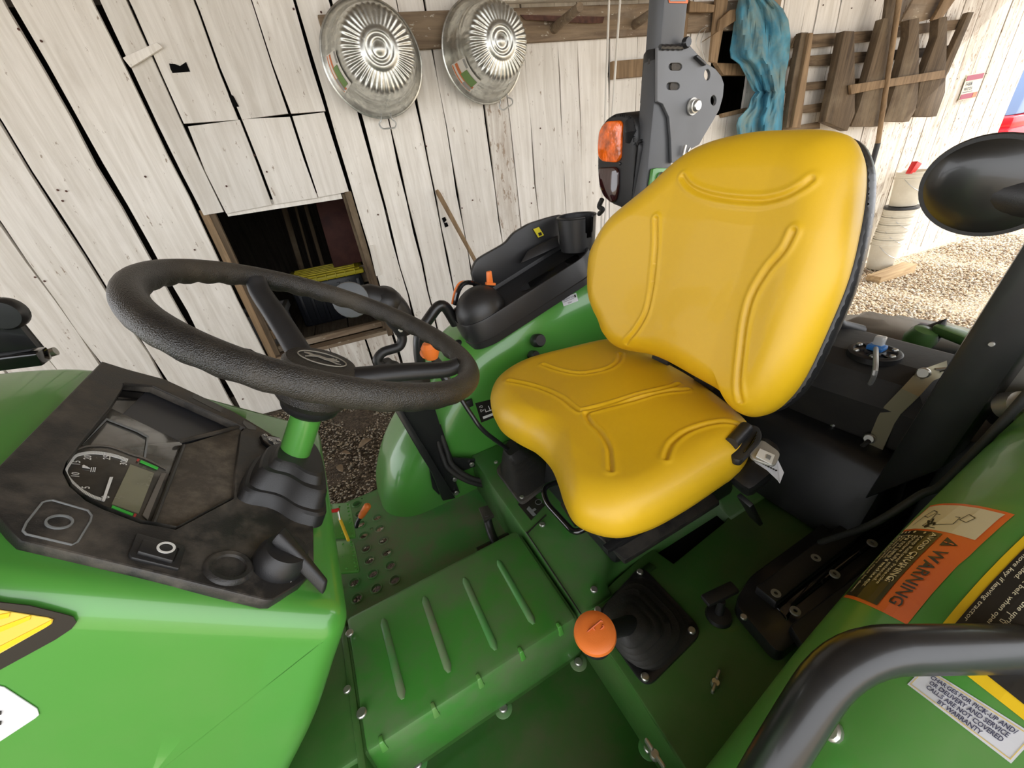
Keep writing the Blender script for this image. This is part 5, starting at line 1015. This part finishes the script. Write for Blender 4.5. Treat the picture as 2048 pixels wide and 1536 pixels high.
# seat belt
q = PZ(1505, 985, 1.02)
def BX(P1, z1, P2, z2, m, name, bev=.01, par=None): return T(name, hexa([PZ(*p, z1) for p in P1]+[PZ(*p, z2) for p in P2], bev), m, parent=par)
bel = BX(((1455,960), (1495,1000), (1545,960), (1515,920)), 1.00, ((1450,945), (1500,985), (1560,935), (1520,900)), 1.075, 'black', 'belt_retractor', .014)
BX(((1510,905), (1545,935), (1565,905), (1525,875)), 1.02, ((1508,895), (1548,925), (1568,898), (1525,868)), 1.08, 'black', 'retractor_cover', .014, bel)
fl2 = [(1453,885), (1492,846), (1518,852), (1525,868), (1522,880), (1483,921), (1468,918), (1455,903)]
T('belt_guide', prism(roundpoly([PZ(*p, 1.125) for p in fl2], .008, 3), (0, 0, -.014), .003), 'black', parent=bel)
T('belt_webbing', prism([PZ(*p, 1.130) for p in ((1462,880), (1490,850), (1500,860), (1473,893))], (0, 0, -.006), .001), 'gloss', parent=bel)
T('belt_roll', tube([PZ(1462,888,1.135), PZ(1492,855,1.135)], .012, 12), 'black', parent=bel)
for k in range(4): T('guide_slot', tube([PZ(1488+k*4,905-k*5+0,1.1265), PZ(1508+k*2,882-k*6,1.1265)], .0012, 6), 'gloss', parent=bel)
T('buckle_tongue', prism(roundpoly([PZ(*p, 1.118) for p in ((1500,885), (1525,878), (1562,905), (1550,932), (1500,915))], .01, 4), (0, 0, -.006), .002), 'screw', parent=bel)
T('tongue_label', G().add(prism([PZ(*p, 1.121) for p in ((1520,897), (1550,910), (1543,928), (1512,912))], (0, 0, -.002)), 0).add(prism([PZ(*p, 1.1225) for p in ((1534,908), (1543,912), (1540,919), (1532,915))], (0, 0, -.0012)), 1), ['white', 'greyline'], parent=bel, flat=True)
cl_ = [[PZ(1498,908,1.10), PZ(1512,925,1.09)], [PZ(1530,915,1.105), PZ(1535,940,1.095)], [PZ(1555,918,1.10), PZ(1556,960,1.085)], [PZ(1568,945,1.09), PZ(1560,966,1.08)]]
v_ = [tuple(p) for r in cl_ for p in r]+[tuple(p-A(0, 0, .0015)) for r in cl_ for p in r]
T('care_tag', (v_, [(0,1,3,2),(2,3,5,4),(4,5,7,6),(8,10,11,9),(10,12,13,11),(12,14,15,13),(0,2,10,8),(2,4,12,10),(4,6,14,12),(1,9,11,3),(3,11,13,5),(5,13,15,7),(0,8,9,1),(6,7,15,14)]), 'whitecard', parent=bel, flat=True)
g = G()
for i in range(9): g.add(lathe([(.002, 0), (.002, .0006), (0, .0006)], PZ(1512+i*5, 921+i*2.5, 1.1035-.001*i), (0, 0, 1), 5))
T('tag_print', g, 'dblack', parent=bel)
T('belt_bracket', bar(PZ(1490,1000,.99), PZ(1512,1040,.82), .03, .01, (1, 0, 0), .002), 'black', parent=bel)

# ---- loader control: stand, gaiter, cranked arm and grip
vb = .955
P = [(780,800), (828,735), (858,740), (880,850), (952,925), (940,935), (898,955), (912,985), (905,992), (895,960), (880,985), (868,975), (862,940), (838,905), (832,872), (808,850)]
P = [(776,800), (800,775), (856,772), (880,850), (905,915), (950,918), (953,932), (905,950), (920,985), (905,993), (893,965), (878,990), (866,978), (858,935), (838,905), (826,865)]
T('loader_stand', prism([PV(*p, vb) for p in P], (0, .006, 0)), 'black_paint', flat=True)
T('loader_stand_flange', prism([PV(*p, vb) for p in ((778,800), (790,795), (905,985), (880,990), (858,935), (838,903))], (0, -.03, 0), .002), 'black_paint')
for p in ((943,928), (909,958), (912,985)): T('bolt', disc_bolt(PV(*p, vb-.004), (0, -1, 0), .008, .006), 'steel')
q = PV(818, 745, .95); rings = []
for k in range(11):
    t = k/10; r_ = .050*(1-t*.72)*(1+.08*math.cos(k*math.pi)); cc = PV(822,775,.95)*(1-t)+PV(768,722,.94)*t
    rings.append([cc+r_*(math.cos(a)*A(1, 0, .2)+math.sin(a)*A(0, 1, 0)) for a in np.linspace(0, 2*math.pi, 16, endpoint=False)])
T('joystick_gaiter', loft(rings), 'rubber', 70)
vj = .93
T('joystick_arm', tube(roundpoly([PV(768,735,vj), PV(752,722,vj), PV(764,704,vj), PV(800,694,vj), PV(806,676,vj), PV(795,655,vj)], .018, 5, False), .0115, 14), 'black')
jp = [PV(*p, vj) for p in ((806,668), (803,648), (790,622), (768,600), (745,592))]
T('joystick_grip', tube(smooth_path(jp, 4), [.018+.016*math.sin(math.pi*min(1, t*.95)) for t in np.linspace(0, 1, 17)], 16), 'black')
cc = PV(770, 606, vj); T('joystick_head', lathe([(0, -.035), (.026, -.033), (.037, -.02), (.040, 0), (.036, .018), (.022, .032), (0, .036)], cc, (.25, -.4, 1), 28), 'black')
cc = PV(702, 600, vj-.03); T('joystick_pad', lathe([(0, -.02), (.030, -.018), (.038, -.004), (.036, .010), (.02, .017), (0, .018)], cc, norm(E0-cc), 24), 'grey')
T('joystick_body', tube([PV(770,606,vj), PV(738,598,vj), PV(702,600,vj)], [.034, .034, .028], 16), 'black')
T('bolt', disc_bolt(PV(801,659,vj-.02), (0, -1, 0), .006, .005), 'steel')
T('loader_hose', tube(smooth_path([PV(876,850,.97), PV(893,900,.95), PV(905,930,.94), PV(940,955,.93), PV(985,965,.92)], 5), .008, 10), 'rubber'); T('loader_hose', tube(smooth_path([PV(868,860,.97), PV(886,915,.95), PV(898,938,.94), PV(935,962,.93), PV(985,975,.92)], 5), .008, 10), 'rubber')
T('orange_cap', lathe([(0, 0), (.02, 0), (.022, .006), (.016, .016), (0, .02)], PV(541,712,1.15)*0+PV(858,708,.90), (0, -.4, 1), 20), 'orange')

# ---- console tray on the far fender
sl_ = math.radians(16.6); kx = A(math.cos(sl_), 0, math.sin(sl_)); ky = A(0, 1, 0); kz = np.cross(kx, ky); K0 = A(.335, .985, 1.146)
KP = lambda x, y, z: K0+kx*x+ky*y+kz*z
cons = empty('console', (0, 0, 0), 0, TR); bpy.data.objects.remove(cons)
pl = roundpoly([(.0, .09, 0), (.012, .03, 0), (.06, .004, 0), (.42, -.002, 0), (.475, .03, 0), (.49, .09, 0), (.49, .205, 0), (.02, .205, 0)], .03, 5)
pc = np.mean(np.array(pl), 0)
def kr(sc, z, dy=0): 
    return [KP(pc[0]+(p[0]-pc[0])*(1-(1-sc)*.45), pc[1]+(p[1]-pc[1])*sc+dy, z) for p in pl]
cons = T('console_tray', loft([kr(1.03, -.012), kr(1.03, .008), kr(1.0, .010), kr(.97, .062), kr(.95, .068), kr(.90, .068), kr(.88, .062), kr(.86, .050)]), 'tray', 30, parent=None); cons['label'] = 'black console tray with cup holder on the far fender'
pts = roundpoly([(.27, .035, 0), (.43, .035, 0), (.455, .085, 0), (.24, .10, 0), (.22, .07, 0)], .02, 4)
T('tray_pocket', loft([[KP(p[0], p[1], .0515) for p in pts], [KP(p[0]*.96+.012, p[1]*.9+.006, .0520) for p in pts], [KP(p[0]*.94+.018, p[1]*.8+.012, .0510) for p in pts]]), 'gloss', parent=cons)
# raised back
vbk = 1.175
bk = [(944,548), (946,538), (952,522), (966,512), (1002,492), (1013,485), (1028,466), (1060,447), (1101,434), (1128,428), (1128,520), (1040,560), (960,600)]
T('console_back', prism([PV(*p, vbk) for p in roundpoly([(*p, 0) for p in bk], 8, 3)] if False else [PV(p[0], p[1], vbk) for p in roundpoly([(*q, 0) for q in bk], 8, 3)], (0, .018, 0), .003), 'tray', parent=cons)
T('console_step', hexa([PV(1040,528,1.13), PV(1120,492,1.13), PV(1116,492,1.17), PV(1040,528,1.17), PV(1056,500,1.15), PV(1116,470,1.15), PV(1116,470,1.17), PV(1056,500,1.17)], .005), 'tray', parent=cons)
T('yellow_tag', G().add(prism([PV(*p, vbk-.003) for p in ((1066,458), (1077,454), (1087,470), (1076,475))], (0, -.003, 0)), 0).add(prism([PV(*p, vbk-.007) for p in ((1076,466), (1082,464), (1084,470), (1078,472))], (0, -.001, 0)), 1), ['yellowlid', 'dblack'], parent=cons, flat=True)
# dome with throttle slot
dm = []; 
for k in range(9):
    t = k/8*math.pi/2; dm.append([KP(.088+(.080*math.cos(t))*math.cos(a)*(1 if math.cos(a) < 0 else .95), .080+.070*math.cos(t)*math.sin(a), .062+.076*math.sin(t)) for a in np.linspace(0, 2*math.pi, 32, endpoint=False)])
T('throttle_dome', loft(dm), 'tray', 60, parent=cons)
T('throttle_slot', tube([KP(.035+.10*t, .128-.012*math.sin(t*3.14), .105+.045*math.sin(t*3.14)) for t in np.linspace(0, 1, 12)], .007, 8), 'gloss', parent=cons)
T('throttle_arc', tube([KP(.03+.10*t, .137-.012*math.sin(t*3.14), .108+.047*math.sin(t*3.14)) for t in np.linspace(0, .8, 12)], .0025, 8), 'orange', parent=cons)
q = PV(980, 568, 1.07); e = PV(978, 545, 1.07)
T('throttle_lever', hexa([q+A(-.010, -.004, 0), q+A(.010, -.004, 0), q+A(.010, .006, 0), q+A(-.010, .006, 0), e+A(-.007, -.004, .004), e+A(.008, -.004, .004), e+A(.008, .006, .004), e+A(-.007, .006, .004)], .003), 'orange', parent=cons)
T('throttle_lever_foot', bar(PV(972,567,1.068), PV(990,568,1.068), .01, .007), 'orange', parent=cons)
# cup holder with slot
cc = PV(1153, 432, 1.085); rc = .060; hc = .100; n = 72; v_ = []; f_ = []
hs = [0, -.02, -.045, -.06, -hc]; faceang = math.atan2(*( -dt(1178, 450)[[1, 0]]))
for ri in (rc, rc-.005):
    for h in hs:
        for j in range(n):
            a = 2*math.pi*j/n; k = 1-.12*(-h/hc); v_.append(cc+A(ri*k*math.cos(a), ri*k*math.sin(a), h))
sa = -1.50
insl = lambda j, lv: lv < 3 and abs(((2*math.pi*(j+.5)/n-sa+math.pi) % (2*math.pi))-math.pi) < (.26 if lv < 2 else .17)
for lv in range(4):
    for j in range(n):
        if insl(j, lv): continue
        a, b = lv*n+j, lv*n+(j+1) % n; f_.append((a, b, b+n, a+n)); a2, b2 = a+5*n, b+5*n; f_.append((b2, a2, a2+n, b2+n))
for j in range(n):
    if not insl(j, 0): f_.append((j, j+5*n, (j+1) % n+5*n, (j+1) % n))
T('cup_holder', G().add((v_, f_)).add(lathe([(0, -hc+.012), (rc*.86, -hc+.012), (rc*.88, -hc), (0, -hc)], cc, (0, 0, 1), 40)), 'tray', 40, parent=cons)
T('cup_rim', tube([cc+A((rc-.002)*math.cos(a), (rc-.002)*math.sin(a), .0) for a in np.linspace(sa+.27, sa+2*math.pi-.27, 50)], .0035, 8), 'tray', parent=cons)
T('cable', tube(smooth_path([PV(1188,536,1.0), PV(1203,545,.99), PV(1215,552,.98)], 4), .006, 8), 'rubber', parent=cons)

# ---- folding roll bar, far post
vp = .93
K = PV(1330, 0, vp); uF = K[0]; Kr = PV(1378, 0, vp); Lf = PU(1297, 0, uF)
wv = Lf[1]-K[1]; wu = Kr[0]-K[0]
def post(P0, P1, name, m='ropssteel'):   # P: near-front corner at bottom and top
    c = lambda p: [p, p+A(wu, 0, 0), p+A(wu, wv, 0), p+A(0, wv, 0)]
    return T(name, hexa(c(P0)+c(P1), .006), m)
top = K+(K-PV(1322, 97, vp))*6
rops = post(PV(1318, 130, vp), top, 'roll_bar'); rops['label'] = 'upper folding part of the far roll bar post'
lo = PV(1313, 205, vp); l2 = PV(1287, 440, vp); l3 = l2+(l2-lo)*.8
T('roll_bar_base', hexa([l3, l3+A(wu*1.25, 0, 0), l3+A(wu*1.25, wv, 0), l3+A(0, wv, 0), lo+A(0, 0, .1), lo+A(wu*1.1, 0, .1), lo+A(wu*1.1, wv, .1), lo+A(0, wv, .1)], .006), 'ropssteel')
zc = lambda a, b: (1150+a*.29297, b*.29297)
pb = [(565,325), (740,322), (752,285), (775,300), (840,372), (900,432), (960,470), (1000,520), (1018,575), (1010,660), (985,750), (940,830), (880,930), (850,985), (770,1030), (700,1110), (660,1110), (655,950), (642,800), (600,710), (562,692)]
vpl = vp-.010
hol = [[zc(903+21*math.cos(a), 510+38*math.sin(a)) for a in np.linspace(0, 6.28, 16, endpoint=False)], [zc(946+20*math.cos(a), 685+35*math.sin(a)) for a in np.linspace(0, 6.28, 16, endpoint=False)]]
def slot(cx, cy, w, h, sk=0): return [zc(cx+sx*(w-h)+h*math.cos(a)+sk*0, cy+h*math.sin(a)) for sx, r_ in ((1, (-math.pi/2, math.pi/2)), (-1, (math.pi/2, 3*math.pi/2))) for a in np.linspace(*r_, 8)]
hol += [slot(686, 455, 46, 25), slot(670, 588, 46, 25)]
T('hinge_plate', plate([PV(*zc(*p), vpl) for p in pb], (0, -1, 0), .009, [[PV(*q, vpl) for q in h] for h in hol], .0012), mat('plate paint with painted sheen', (.115, .117, .120), .34, dust=.3, dustcol=(.12, .12, .12), dscale=8), 30)['label'] = 'black hinge plate of the far roll bar with its sheen painted grey'  # black plate lightened to grey, its sheen painted into the base colour
for cx, cy in ((675, 455), (705, 458), (665, 590), (695, 592)): T('slot_fill', lathe([(0, 0), (.012, 0), (.012, .004), (0, .006)], PV(*zc(cx, cy), vp-.001), (0, -1, 0), 14), 'black_dusty')
T('hinge_sleeve', prism([PU(*zc(*p), uF-.012) for p in ((465,372), (488,340), (572,325), (585,500), (568,692), (440,710))], (.012, 0, 0), .003), 'black_paint'); T('hinge_sleeve_side', hexa([PU(*zc(568,692), uF-.012), PV(*zc(600,700), vpl), PV(*zc(600,700), vpl)+A(0, .02, 0), PU(*zc(568,692), uF-.012)+A(0, .02, 0), PU(*zc(575,325), uF-.012), PV(*zc(610,322), vpl), PV(*zc(610,322), vpl)+A(0, .02, 0), PU(*zc(575,325), uF-.012)+A(0, .02, 0)], .002), 'black_paint')
T('sleeve_slot', prism([PU(*zc(*p), uF-.0125) for p in ((500,400), (512,400), (508,520), (492,640), (478,650), (485,540))], (.002, 0, 0)), 'gloss', flat=True)
T('weld_bead', tube([PV(*zc(580+i*12, 322-3*math.sin(i*2.2)), vpl-.002) for i in range(14)], .006, 8), 'black_paint')
T('plate_bolt', disc_bolt(PV(*zc(750, 295), vpl-.004), (0, -1, 0), .012, .012), 'black_paint'); T('plate_gusset', prism([PV(*zc(*p), vpl-.012) for p in ((840,370), (905,432), (895,448), (830,388))], (0, .012, 0), .002), 'black_paint')
q = PV(*zc(800, 728), vpl-.002); T('hinge_pin', G().add(lathe([(.016, 0), (.016, .012), (.013, .013), (.013, .019), (.011, .021), (0, .021)], q, (0, -1, 0), 24)), 'steel'); T('hinge_washer', lathe([(.020, 0), (.020, .004), (0, .004)], q, (0, -1, 0), 24), 'screw')
T('pin_handle', tube([PV(*zc(755,990), vpl-.01), PV(*zc(738,1060), vpl-.01)], .004, 8), 'steel'); T('pin_handle', tube([PV(*zc(785,1010), vpl-.01), PV(*zc(760,1060), vpl-.01)], .003, 8), 'steel')
T('green_bracket', prism([PV(*zc(*p), vpl-.004) for p in ((535,1155), (560,1145), (645,1147), (640,1180), (590,1250), (512,1310))], (0, .012, 0), .002), 'green'); q = PV(*zc(582, 1205), vpl-.006); T('bolt', disc_bolt(q, (0, -1, 0), .0115, .010), 'steel')
T('green_bracket', prism([PV(*zc(*p), 1.0) for p in ((322,1440), (400,1440), (400,1505), (315,1505))], (0, .02, 0), .002), 'green_deck')
q0 = [PV(*zc(*p), vp-.002) for p in ((622,-30), (775,-30), (770,24), (640,22))]
T('roll_bar_label', G().add(prism([PV(*p, vp-.001) for p in ((1333,-20), (1378,-20), (1375,7), (1338,6))], (0, -.001, 0)), 0).add(prism([PV(*p, vp-.0022) for p in ((1337,-20), (1373,-20), (1371,3), (1340,3))], (0, -.001, 0)), 1), ['dorange', 'greyline'], flat=True)
# ---- signal lamp outboard of the far post
uL = uF-.005
hp = [(150,1010), (158,940), (175,870), (205,815), (255,780), (320,770), (380,790), (412,850), (418,940), (412,985), (430,960), (440,1000), (395,1450), (330,1430), (250,1395), (190,1350), (158,1280), (148,1150)]
lamp = T('signal_lamp', prism(roundpoly([PU(*zc(*p), uL-.035) for p in hp], .012, 3), (.085, 0, 0), .010), 'black', 50); lamp['label'] = 'black signal lamp with amber lens beside the roll bar'
T('amber_lens', prism(roundpoly([PU(*zc(*p), uL-.043) for p in ((158,905), (185,850), (215,828), (300,822), (316,850), (312,930), (305,1080), (280,1112), (185,1105), (155,1075), (150,1000))], .010, 4), (.012, 0, 0), .004), 'amber', 50, parent=lamp)
T('dark_lens', prism(roundpoly([PU(*zc(*p), uL-.043) for p in ((160,1145), (270,1140), (292,1170), (290,1290), (275,1370), (245,1390), (190,1340), (165,1270), (155,1190))], .012, 4), (.012, 0, 0), .004), 'redlens', 50, parent=lamp)
T('lens_screw', disc_bolt(PU(*zc(307, 1118), uL-.036), (-1, 0, 0), .004, .002), 'gloss', parent=lamp)
T('lamp_hood', tube([PU(*zc(372,830), uL-.03), PU(*zc(378,900), uL-.035), PU(*zc(370,965), uL-.03)], [.016, .020, .012], 14), 'black', parent=lamp)
T('lamp_bracket', prism([PU(*zc(*p), uL+.02) for p in ((400,980), (470,980), (440,1440), (380,1440))], (.03, 0, 0), .004), 'black_paint', parent=lamp)
T('lamp_cable', tube(smooth_path([PU(*zc(185,1360), uL), PU(*zc(165,1410), uL), PU(*zc(190,1430), uL), PU(*zc(165,1460), uL+.02)], 4), .008, 8), 'rubber', parent=lamp)

# ---- near roll bar post
un = .80
L0_, L1_ = PU(1962, 620, un), PU(1732, 990, un); R0_, R1_ = PU(2052, 645, un), PU(1893, 925, un)
dl = L0_-L1_; dr = R0_-R1_
def npost(a, b, c, d, w): return hexa([a, b, b+A(w, 0, 0), a+A(w, 0, 0), c, d, d+A(w, 0, 0), c+A(w, 0, 0)], .006)
T('roll_bar_base', npost(L1_-dl*.04, R1_-dl*.04, L0_+dl*2.6, L0_+dl*2.6+(R0_-L0_), .075), 'black_paint')['label'] = 'near roll bar post in shadow'
T('post_bolt', disc_bolt(PU(1984, 688, un-.001), (-1, 0, 0), .0035, .003), 'screw')
# ---- round mirror head on the near post
mc = PU(1975, 374, .71); mn = norm(E0-mc)*1.0+A(-.2, .1, -.25); mn = norm(mn)
m1 = norm(np.cross(mn, (0, 0, 1))); m2 = np.cross(mn, m1); ang_ = math.radians(-28)
mx, my = m1*math.cos(ang_)+m2*math.sin(ang_), -m1*math.sin(ang_)+m2*math.cos(ang_)
def mell(r1, r2, off, n=48): return [mc+mn*off+mx*r1*math.cos(a)+my*r2*math.sin(a) for a in np.linspace(0, 2*math.pi, n, endpoint=False)]
mr = T('mirror', loft([mell(.02, .015, -.035), mell(.052, .043, -.030), mell(.058, .050, -.014), mell(.061, .053, 0), mell(.060, .052, .004), mell(.056, .048, .004)]), 'black', 50); mr['label'] = 'oval black mirror head at the right edge'
T('mirror_glass', loft([mell(.057, .049, .003), mell(.050, .042, .008), mell(.036, .03, .012), mell(.012, .010, .014)]), mat('smoked mirror', (.012, .012, .011), .28, coat=.25, spec=.6), 60, parent=mr)
T('mirror_arm', tube([mc-mn*.03, PU(2045, 392, .74), PU(2150, 400, .80)], [.018, .014, .014], 12), 'black', parent=mr); T('mirror_joint', lathe([(0, -.02), (.022, -.018), (.024, 0), (.022, .018), (0, .02)], PU(2040, 388, .72), (0, 1, .2), 20), 'black', parent=mr)

# ---- fuel tank behind the seat
tk = T('fuel_tank', loft([[A(*p) for p in r_] for r_ in [
    [(1.02-.10*k, .20, z), (1.02-.12*k, .42, z), (1.02-.12*k, .90, z), (1.20, .90, z), (1.20, .16, z)] for z, k in ((.62, 0), (.80, .2), (1.02, .9), (1.09, 1.0))]]+[[(.945, .24, 1.135), (.935, .44, 1.140), (.935, .86, 1.14), (1.16, .86, 1.14), (1.16, .20, 1.13)], [(1.0, .24, 1.152), (.98, .46, 1.158), (.98, .82, 1.158), (1.11, .82, 1.158), (1.11, .24, 1.150)]]), 'tank', 20)
tk['label'] = 'black moulded fuel tank behind the seat'
zt_ = 1.162; sc_ = PZ(1750, 703, zt_)
T('sender_flange', lathe([(.046, -.012), (.046, .0), (.042, .003), (.037, .003), (.034, .000), (.020, .0), (.017, .004), (0, .004)], sc_, (0, 0, 1), 44), 'black', parent=tk)
for i in range(6):
    a = i*math.pi/3+.3; T('flange_screw', lathe([(.0055, 0), (.0055, .002), (.004, .004), (0, .004)], sc_+A(.034*math.cos(a), .034*math.sin(a), .002), (0, 0, 1), 12), 'steel', parent=tk)
for i in range(6):
    a = i*math.pi/3; T('flange_rib', bar(sc_+A(.019*math.cos(a), .019*math.sin(a), .002), sc_+A(.034*math.cos(a), .034*math.sin(a), .002), .002, .003), 'black', parent=tk)
T('blue_connector', G().add(box(sc_[0]-.012, sc_[0]+.014, sc_[1]-.015, sc_[1]+.015, sc_[2]+.004, sc_[2]+.016, .004)), 'bluep', parent=tk); T('clear_connector', G().add(box(sc_[0]-.004, sc_[0]+.012, sc_[1]-.009, sc_[1]+.009, sc_[2]+.014, sc_[2]+.034, .003)), 'clear', parent=tk)
T('sender_cable', tube(smooth_path([sc_+A(-.01, -.003, .012), PZ(1750, 742, 1.168), PU(1735,775,.94), PU(1680,840,.93), PU(1607,892,.91), PU(1597,905,.90)], 6), .0045, 8), 'wire', parent=tk)
T('sender_cable', tube(smooth_path([PU(1605,885,.91), PU(1640,905,.90), PU(1680,912,.90), PU(1712,900,.90), PU(1738,882,.90)], 6), .0045, 8), 'rubber', parent=tk)
T('cable_clamp', G().add(lathe([(.009, -.014), (.009, -.004), (.006, -.003), (.006, .003), (.009, .004), (.009, .014)], PU(1596,912,.895), (0, .2, 1), 12)), 'greyline', parent=tk)
us = .915
st = [(1893,736), (1850,752), (1820,785), (1785,820), (1772,840), (1748,895), (1725,945)]
rl = [PU(p[0], p[1], us+(.10 if i == 0 else .05 if i == 1 else 0)) for i, p in enumerate(st)]; v_ = []; f_ = []
for i, p in enumerate(rl):
    t = norm(rl[min(i+1, len(rl)-1)]-rl[max(i-1, 0)]); w = norm(np.cross(t, (1, 0, 0)))*.014
    v_ += [p-w, p+w, p+w+A(.004, 0, 0), p-w+A(.004, 0, 0)]
for i in range(len(rl)-1):
    for j in range(4): f_.append((i*4+j, i*4+(j+1) % 4, i*4+4+(j+1) % 4, i*4+4+j))
f_ += [(3, 2, 1, 0), tuple(4*(len(rl)-1)+j for j in range(4))]
T('tank_strap', (v_, f_), 'strap', 30, parent=tk)
for p_ in ((1848,746), (1740,877), (1724,912)): T('strap_bolt', disc_bolt(PU(*p_, us-.004+(.05 if p_[0] > 1800 else 0)), (-1, 0, .3), .0105, .007), 'steel', parent=tk)
T('strap_link', tube([PU(1870,740,.99), PU(1895,738,1.0)], .004, 8), 'steel', parent=tk)
T('side_shield', hexa([(.86, .105, .60), (1.3, .105, .60), (1.3, .16, .60), (.86, .16, .60), (.90, .105, 1.10), (1.3, .105, 1.14), (1.3, .16, 1.14), (.90, .16, 1.10)], .01), 'black')
T('hydraulic_hose', tube(smooth_path([PU(2080,760,.70), PU(2000,850,.70), PU(1885,968,.70), PU(1840,990,.70), PU(1740,1050,.68), PU(1640,1085,.70)], 6), .0055, 10), 'rubber')
T('lower_black_box', hexa([(.80, .20, .80), (.94, .20, .80), (.94, .55, .80), (.80, .55, .80), (.86, .20, 1.0), (.94, .20, 1.0), (.94, .52, 1.0), (.86, .52, 1.0)], .02), 'black')
T('rear_arm', tube([PU(1652,618,1.05), PU(1680,650,1.10), PU(1720,662,1.15)], [.012, .014, .016], 10), 'black'); T('rear_rod', tube([PU(1664,622,1.2), PU(1690,668,1.2)], .008, 8), 'steel')
T('rear_coupler', hexa([(.0, 0, 0)]*8) if False else G().add(lathe([(.03, 0), (.035, .01), (.035, .03), (.028, .045), (0, .05)], PU(1835,684,1.45), (0, -.3, 1), 20)).add(lathe([(.02, 0), (.024, .02), (0, .06)], PU(1860,672,1.45), (0, -.3, 1), 14)), 'black')
T('green_coupler', lathe([(.032, 0), (.036, .02), (.026, .045), (0, .05)], PU(1832,688,1.40), (0, -.2, 1), 20), 'green_deck')
T('valve_cap', G().add(hexa([PU(1862,668,1.4), PU(1955,705,1.4), PU(1958,690,1.5), PU(1878,655,1.5), PU(1865,650,1.4), PU(1958,685,1.4), PU(1960,665,1.5), PU(1885,640,1.5)], .006)), 'green_deck')
T('valve_block', box(1.36, 1.62, .18, .62, .80, 1.02, .02), 'dblack'); T('hitch_arm', bar(PU(1870,760,1.30), PU(1935,700,1.5), .05, .02, bev=.003), 'strap')
T('rear_lever', tube([PU(1842,678,1.5), PU(1856,655,1.5), PU(1861,650,1.5)], [.010, .012, .006], 8), 'black')
T('coupler', G().add(lathe([(.02, 0), (.02, .02), (.012, .022), (.012, .05), (.02, .052), (.018, .07), (0, .07)], PU(2012, 812, .82), (-.4, -.7, .6), 18)), 'steel'); T('coupler_body', hexa([PU(1990,760,.86), PU(2090,700,.86), PU(2090,860,.86), PU(1990,830,.86), PU(1990,750,1.0), PU(2090,690,1.0), PU(2090,850,1.0), PU(1990,820,1.0)], .01), 'implement'); T('grey_hose', tube(smooth_path([PU(2120,700,.9), PU(2040,735,.9), PU(2010,790,.88), PU(2000,840,.9)], 5), .014, 10), 'black')
# ---- rear tyres under the fenders and other running gear, so the tractor stands on the ground
for v0, v1 in ((1.06, 1.36), (-.42, -.02+.02)):
    w = v1-v0; T('rear_tyre', lathe([(.18, .05), (.30, .02), (.46, 0), (.50, .03), (.52, w*.3), (.52, w*.7), (.50, w-.03), (.46, w), (.30, w-.02), (.18, w-.05)], (.78, v0, .56), (0, 1, 0), 48), 'rubber')
T('axle', tube([(.78, -.3, .545), (.78, 1.3, .545)], .09, 16), 'green_deck'); T('chassis', box(-1.9, 1.3, .40, .70, .38, .62, .03), 'green_deck')
for v0 in (.02, .86): T('front_tyre', lathe([(.12, .04), (.22, .01), (.34, 0), (.40, .04), (.40, .16), (.34, .20), (.22, .19), (.12, .16)], (-1.6, v0, .45), (0, 1, 0), 40), 'rubber')
T('front_axle', tube([(-1.6, .1, .40), (-1.6, 1.0, .40)], .06, 12), 'green_deck')
# ---- loader upright beyond the hood at the far left
T('loader_upright', prism([PV(*p, 1.30) for p in ((-160,520), (0,604), (30,640), (85,706), (78,716), (30,724), (-160,760))], (0, .03, 0), .008), 'black_paint')['label'] = 'black loader upright beyond the hood'
T('upright_boss', lathe([(0, 0), (.035, 0), (.035, .02), (.03, .03), (0, .03)], PV(18, 625, 1.31), (0, -1, 0), 24), 'black_paint'); T('upright_pin', tube([PV(78,712,1.28), PV(112,702,1.28)], .010, 12), 'steel'); T('upright_pin_head', tube([PV(84,710,1.28), PV(94,707,1.28)], .013, 12), 'black')
T('upright_beam', bar(PV(-60,730,1.22), PV(90,712,1.22), .05, .03, bev=.004), 'gloss')

# ---- implement behind the tractor (a thing of its own)
ic = RT.T @ PZ(1815, 668, .52)
im = empty('rotary_cutter', (ic[0], ic[1], gz(ic[0])), TA); tag(im, 'dusty grey deck of a rear implement on the gravel behind the fuel tank', 'implement')
R_ = .62
build('deck', lathe([(R_, .16), (R_, .46), (R_*.97, .50), (R_*.6, .53), (.12, .55), (0, .55)], (0, 0, 0), (0, 0, 1), 60), M['implement'], im)
build('gearbox', box(-.12, .12, -.12, .12, .53, .68, .03), M['implement'], im)
for a in (0.8, 2.4, 4.0, 5.4): build('skid', box(R_*math.cos(a)*.8-.03, R_*math.cos(a)*.8+.03, R_*math.sin(a)*.8-.03, R_*math.sin(a)*.8+.03, 0.0, .30, .005), M['implement'], im)
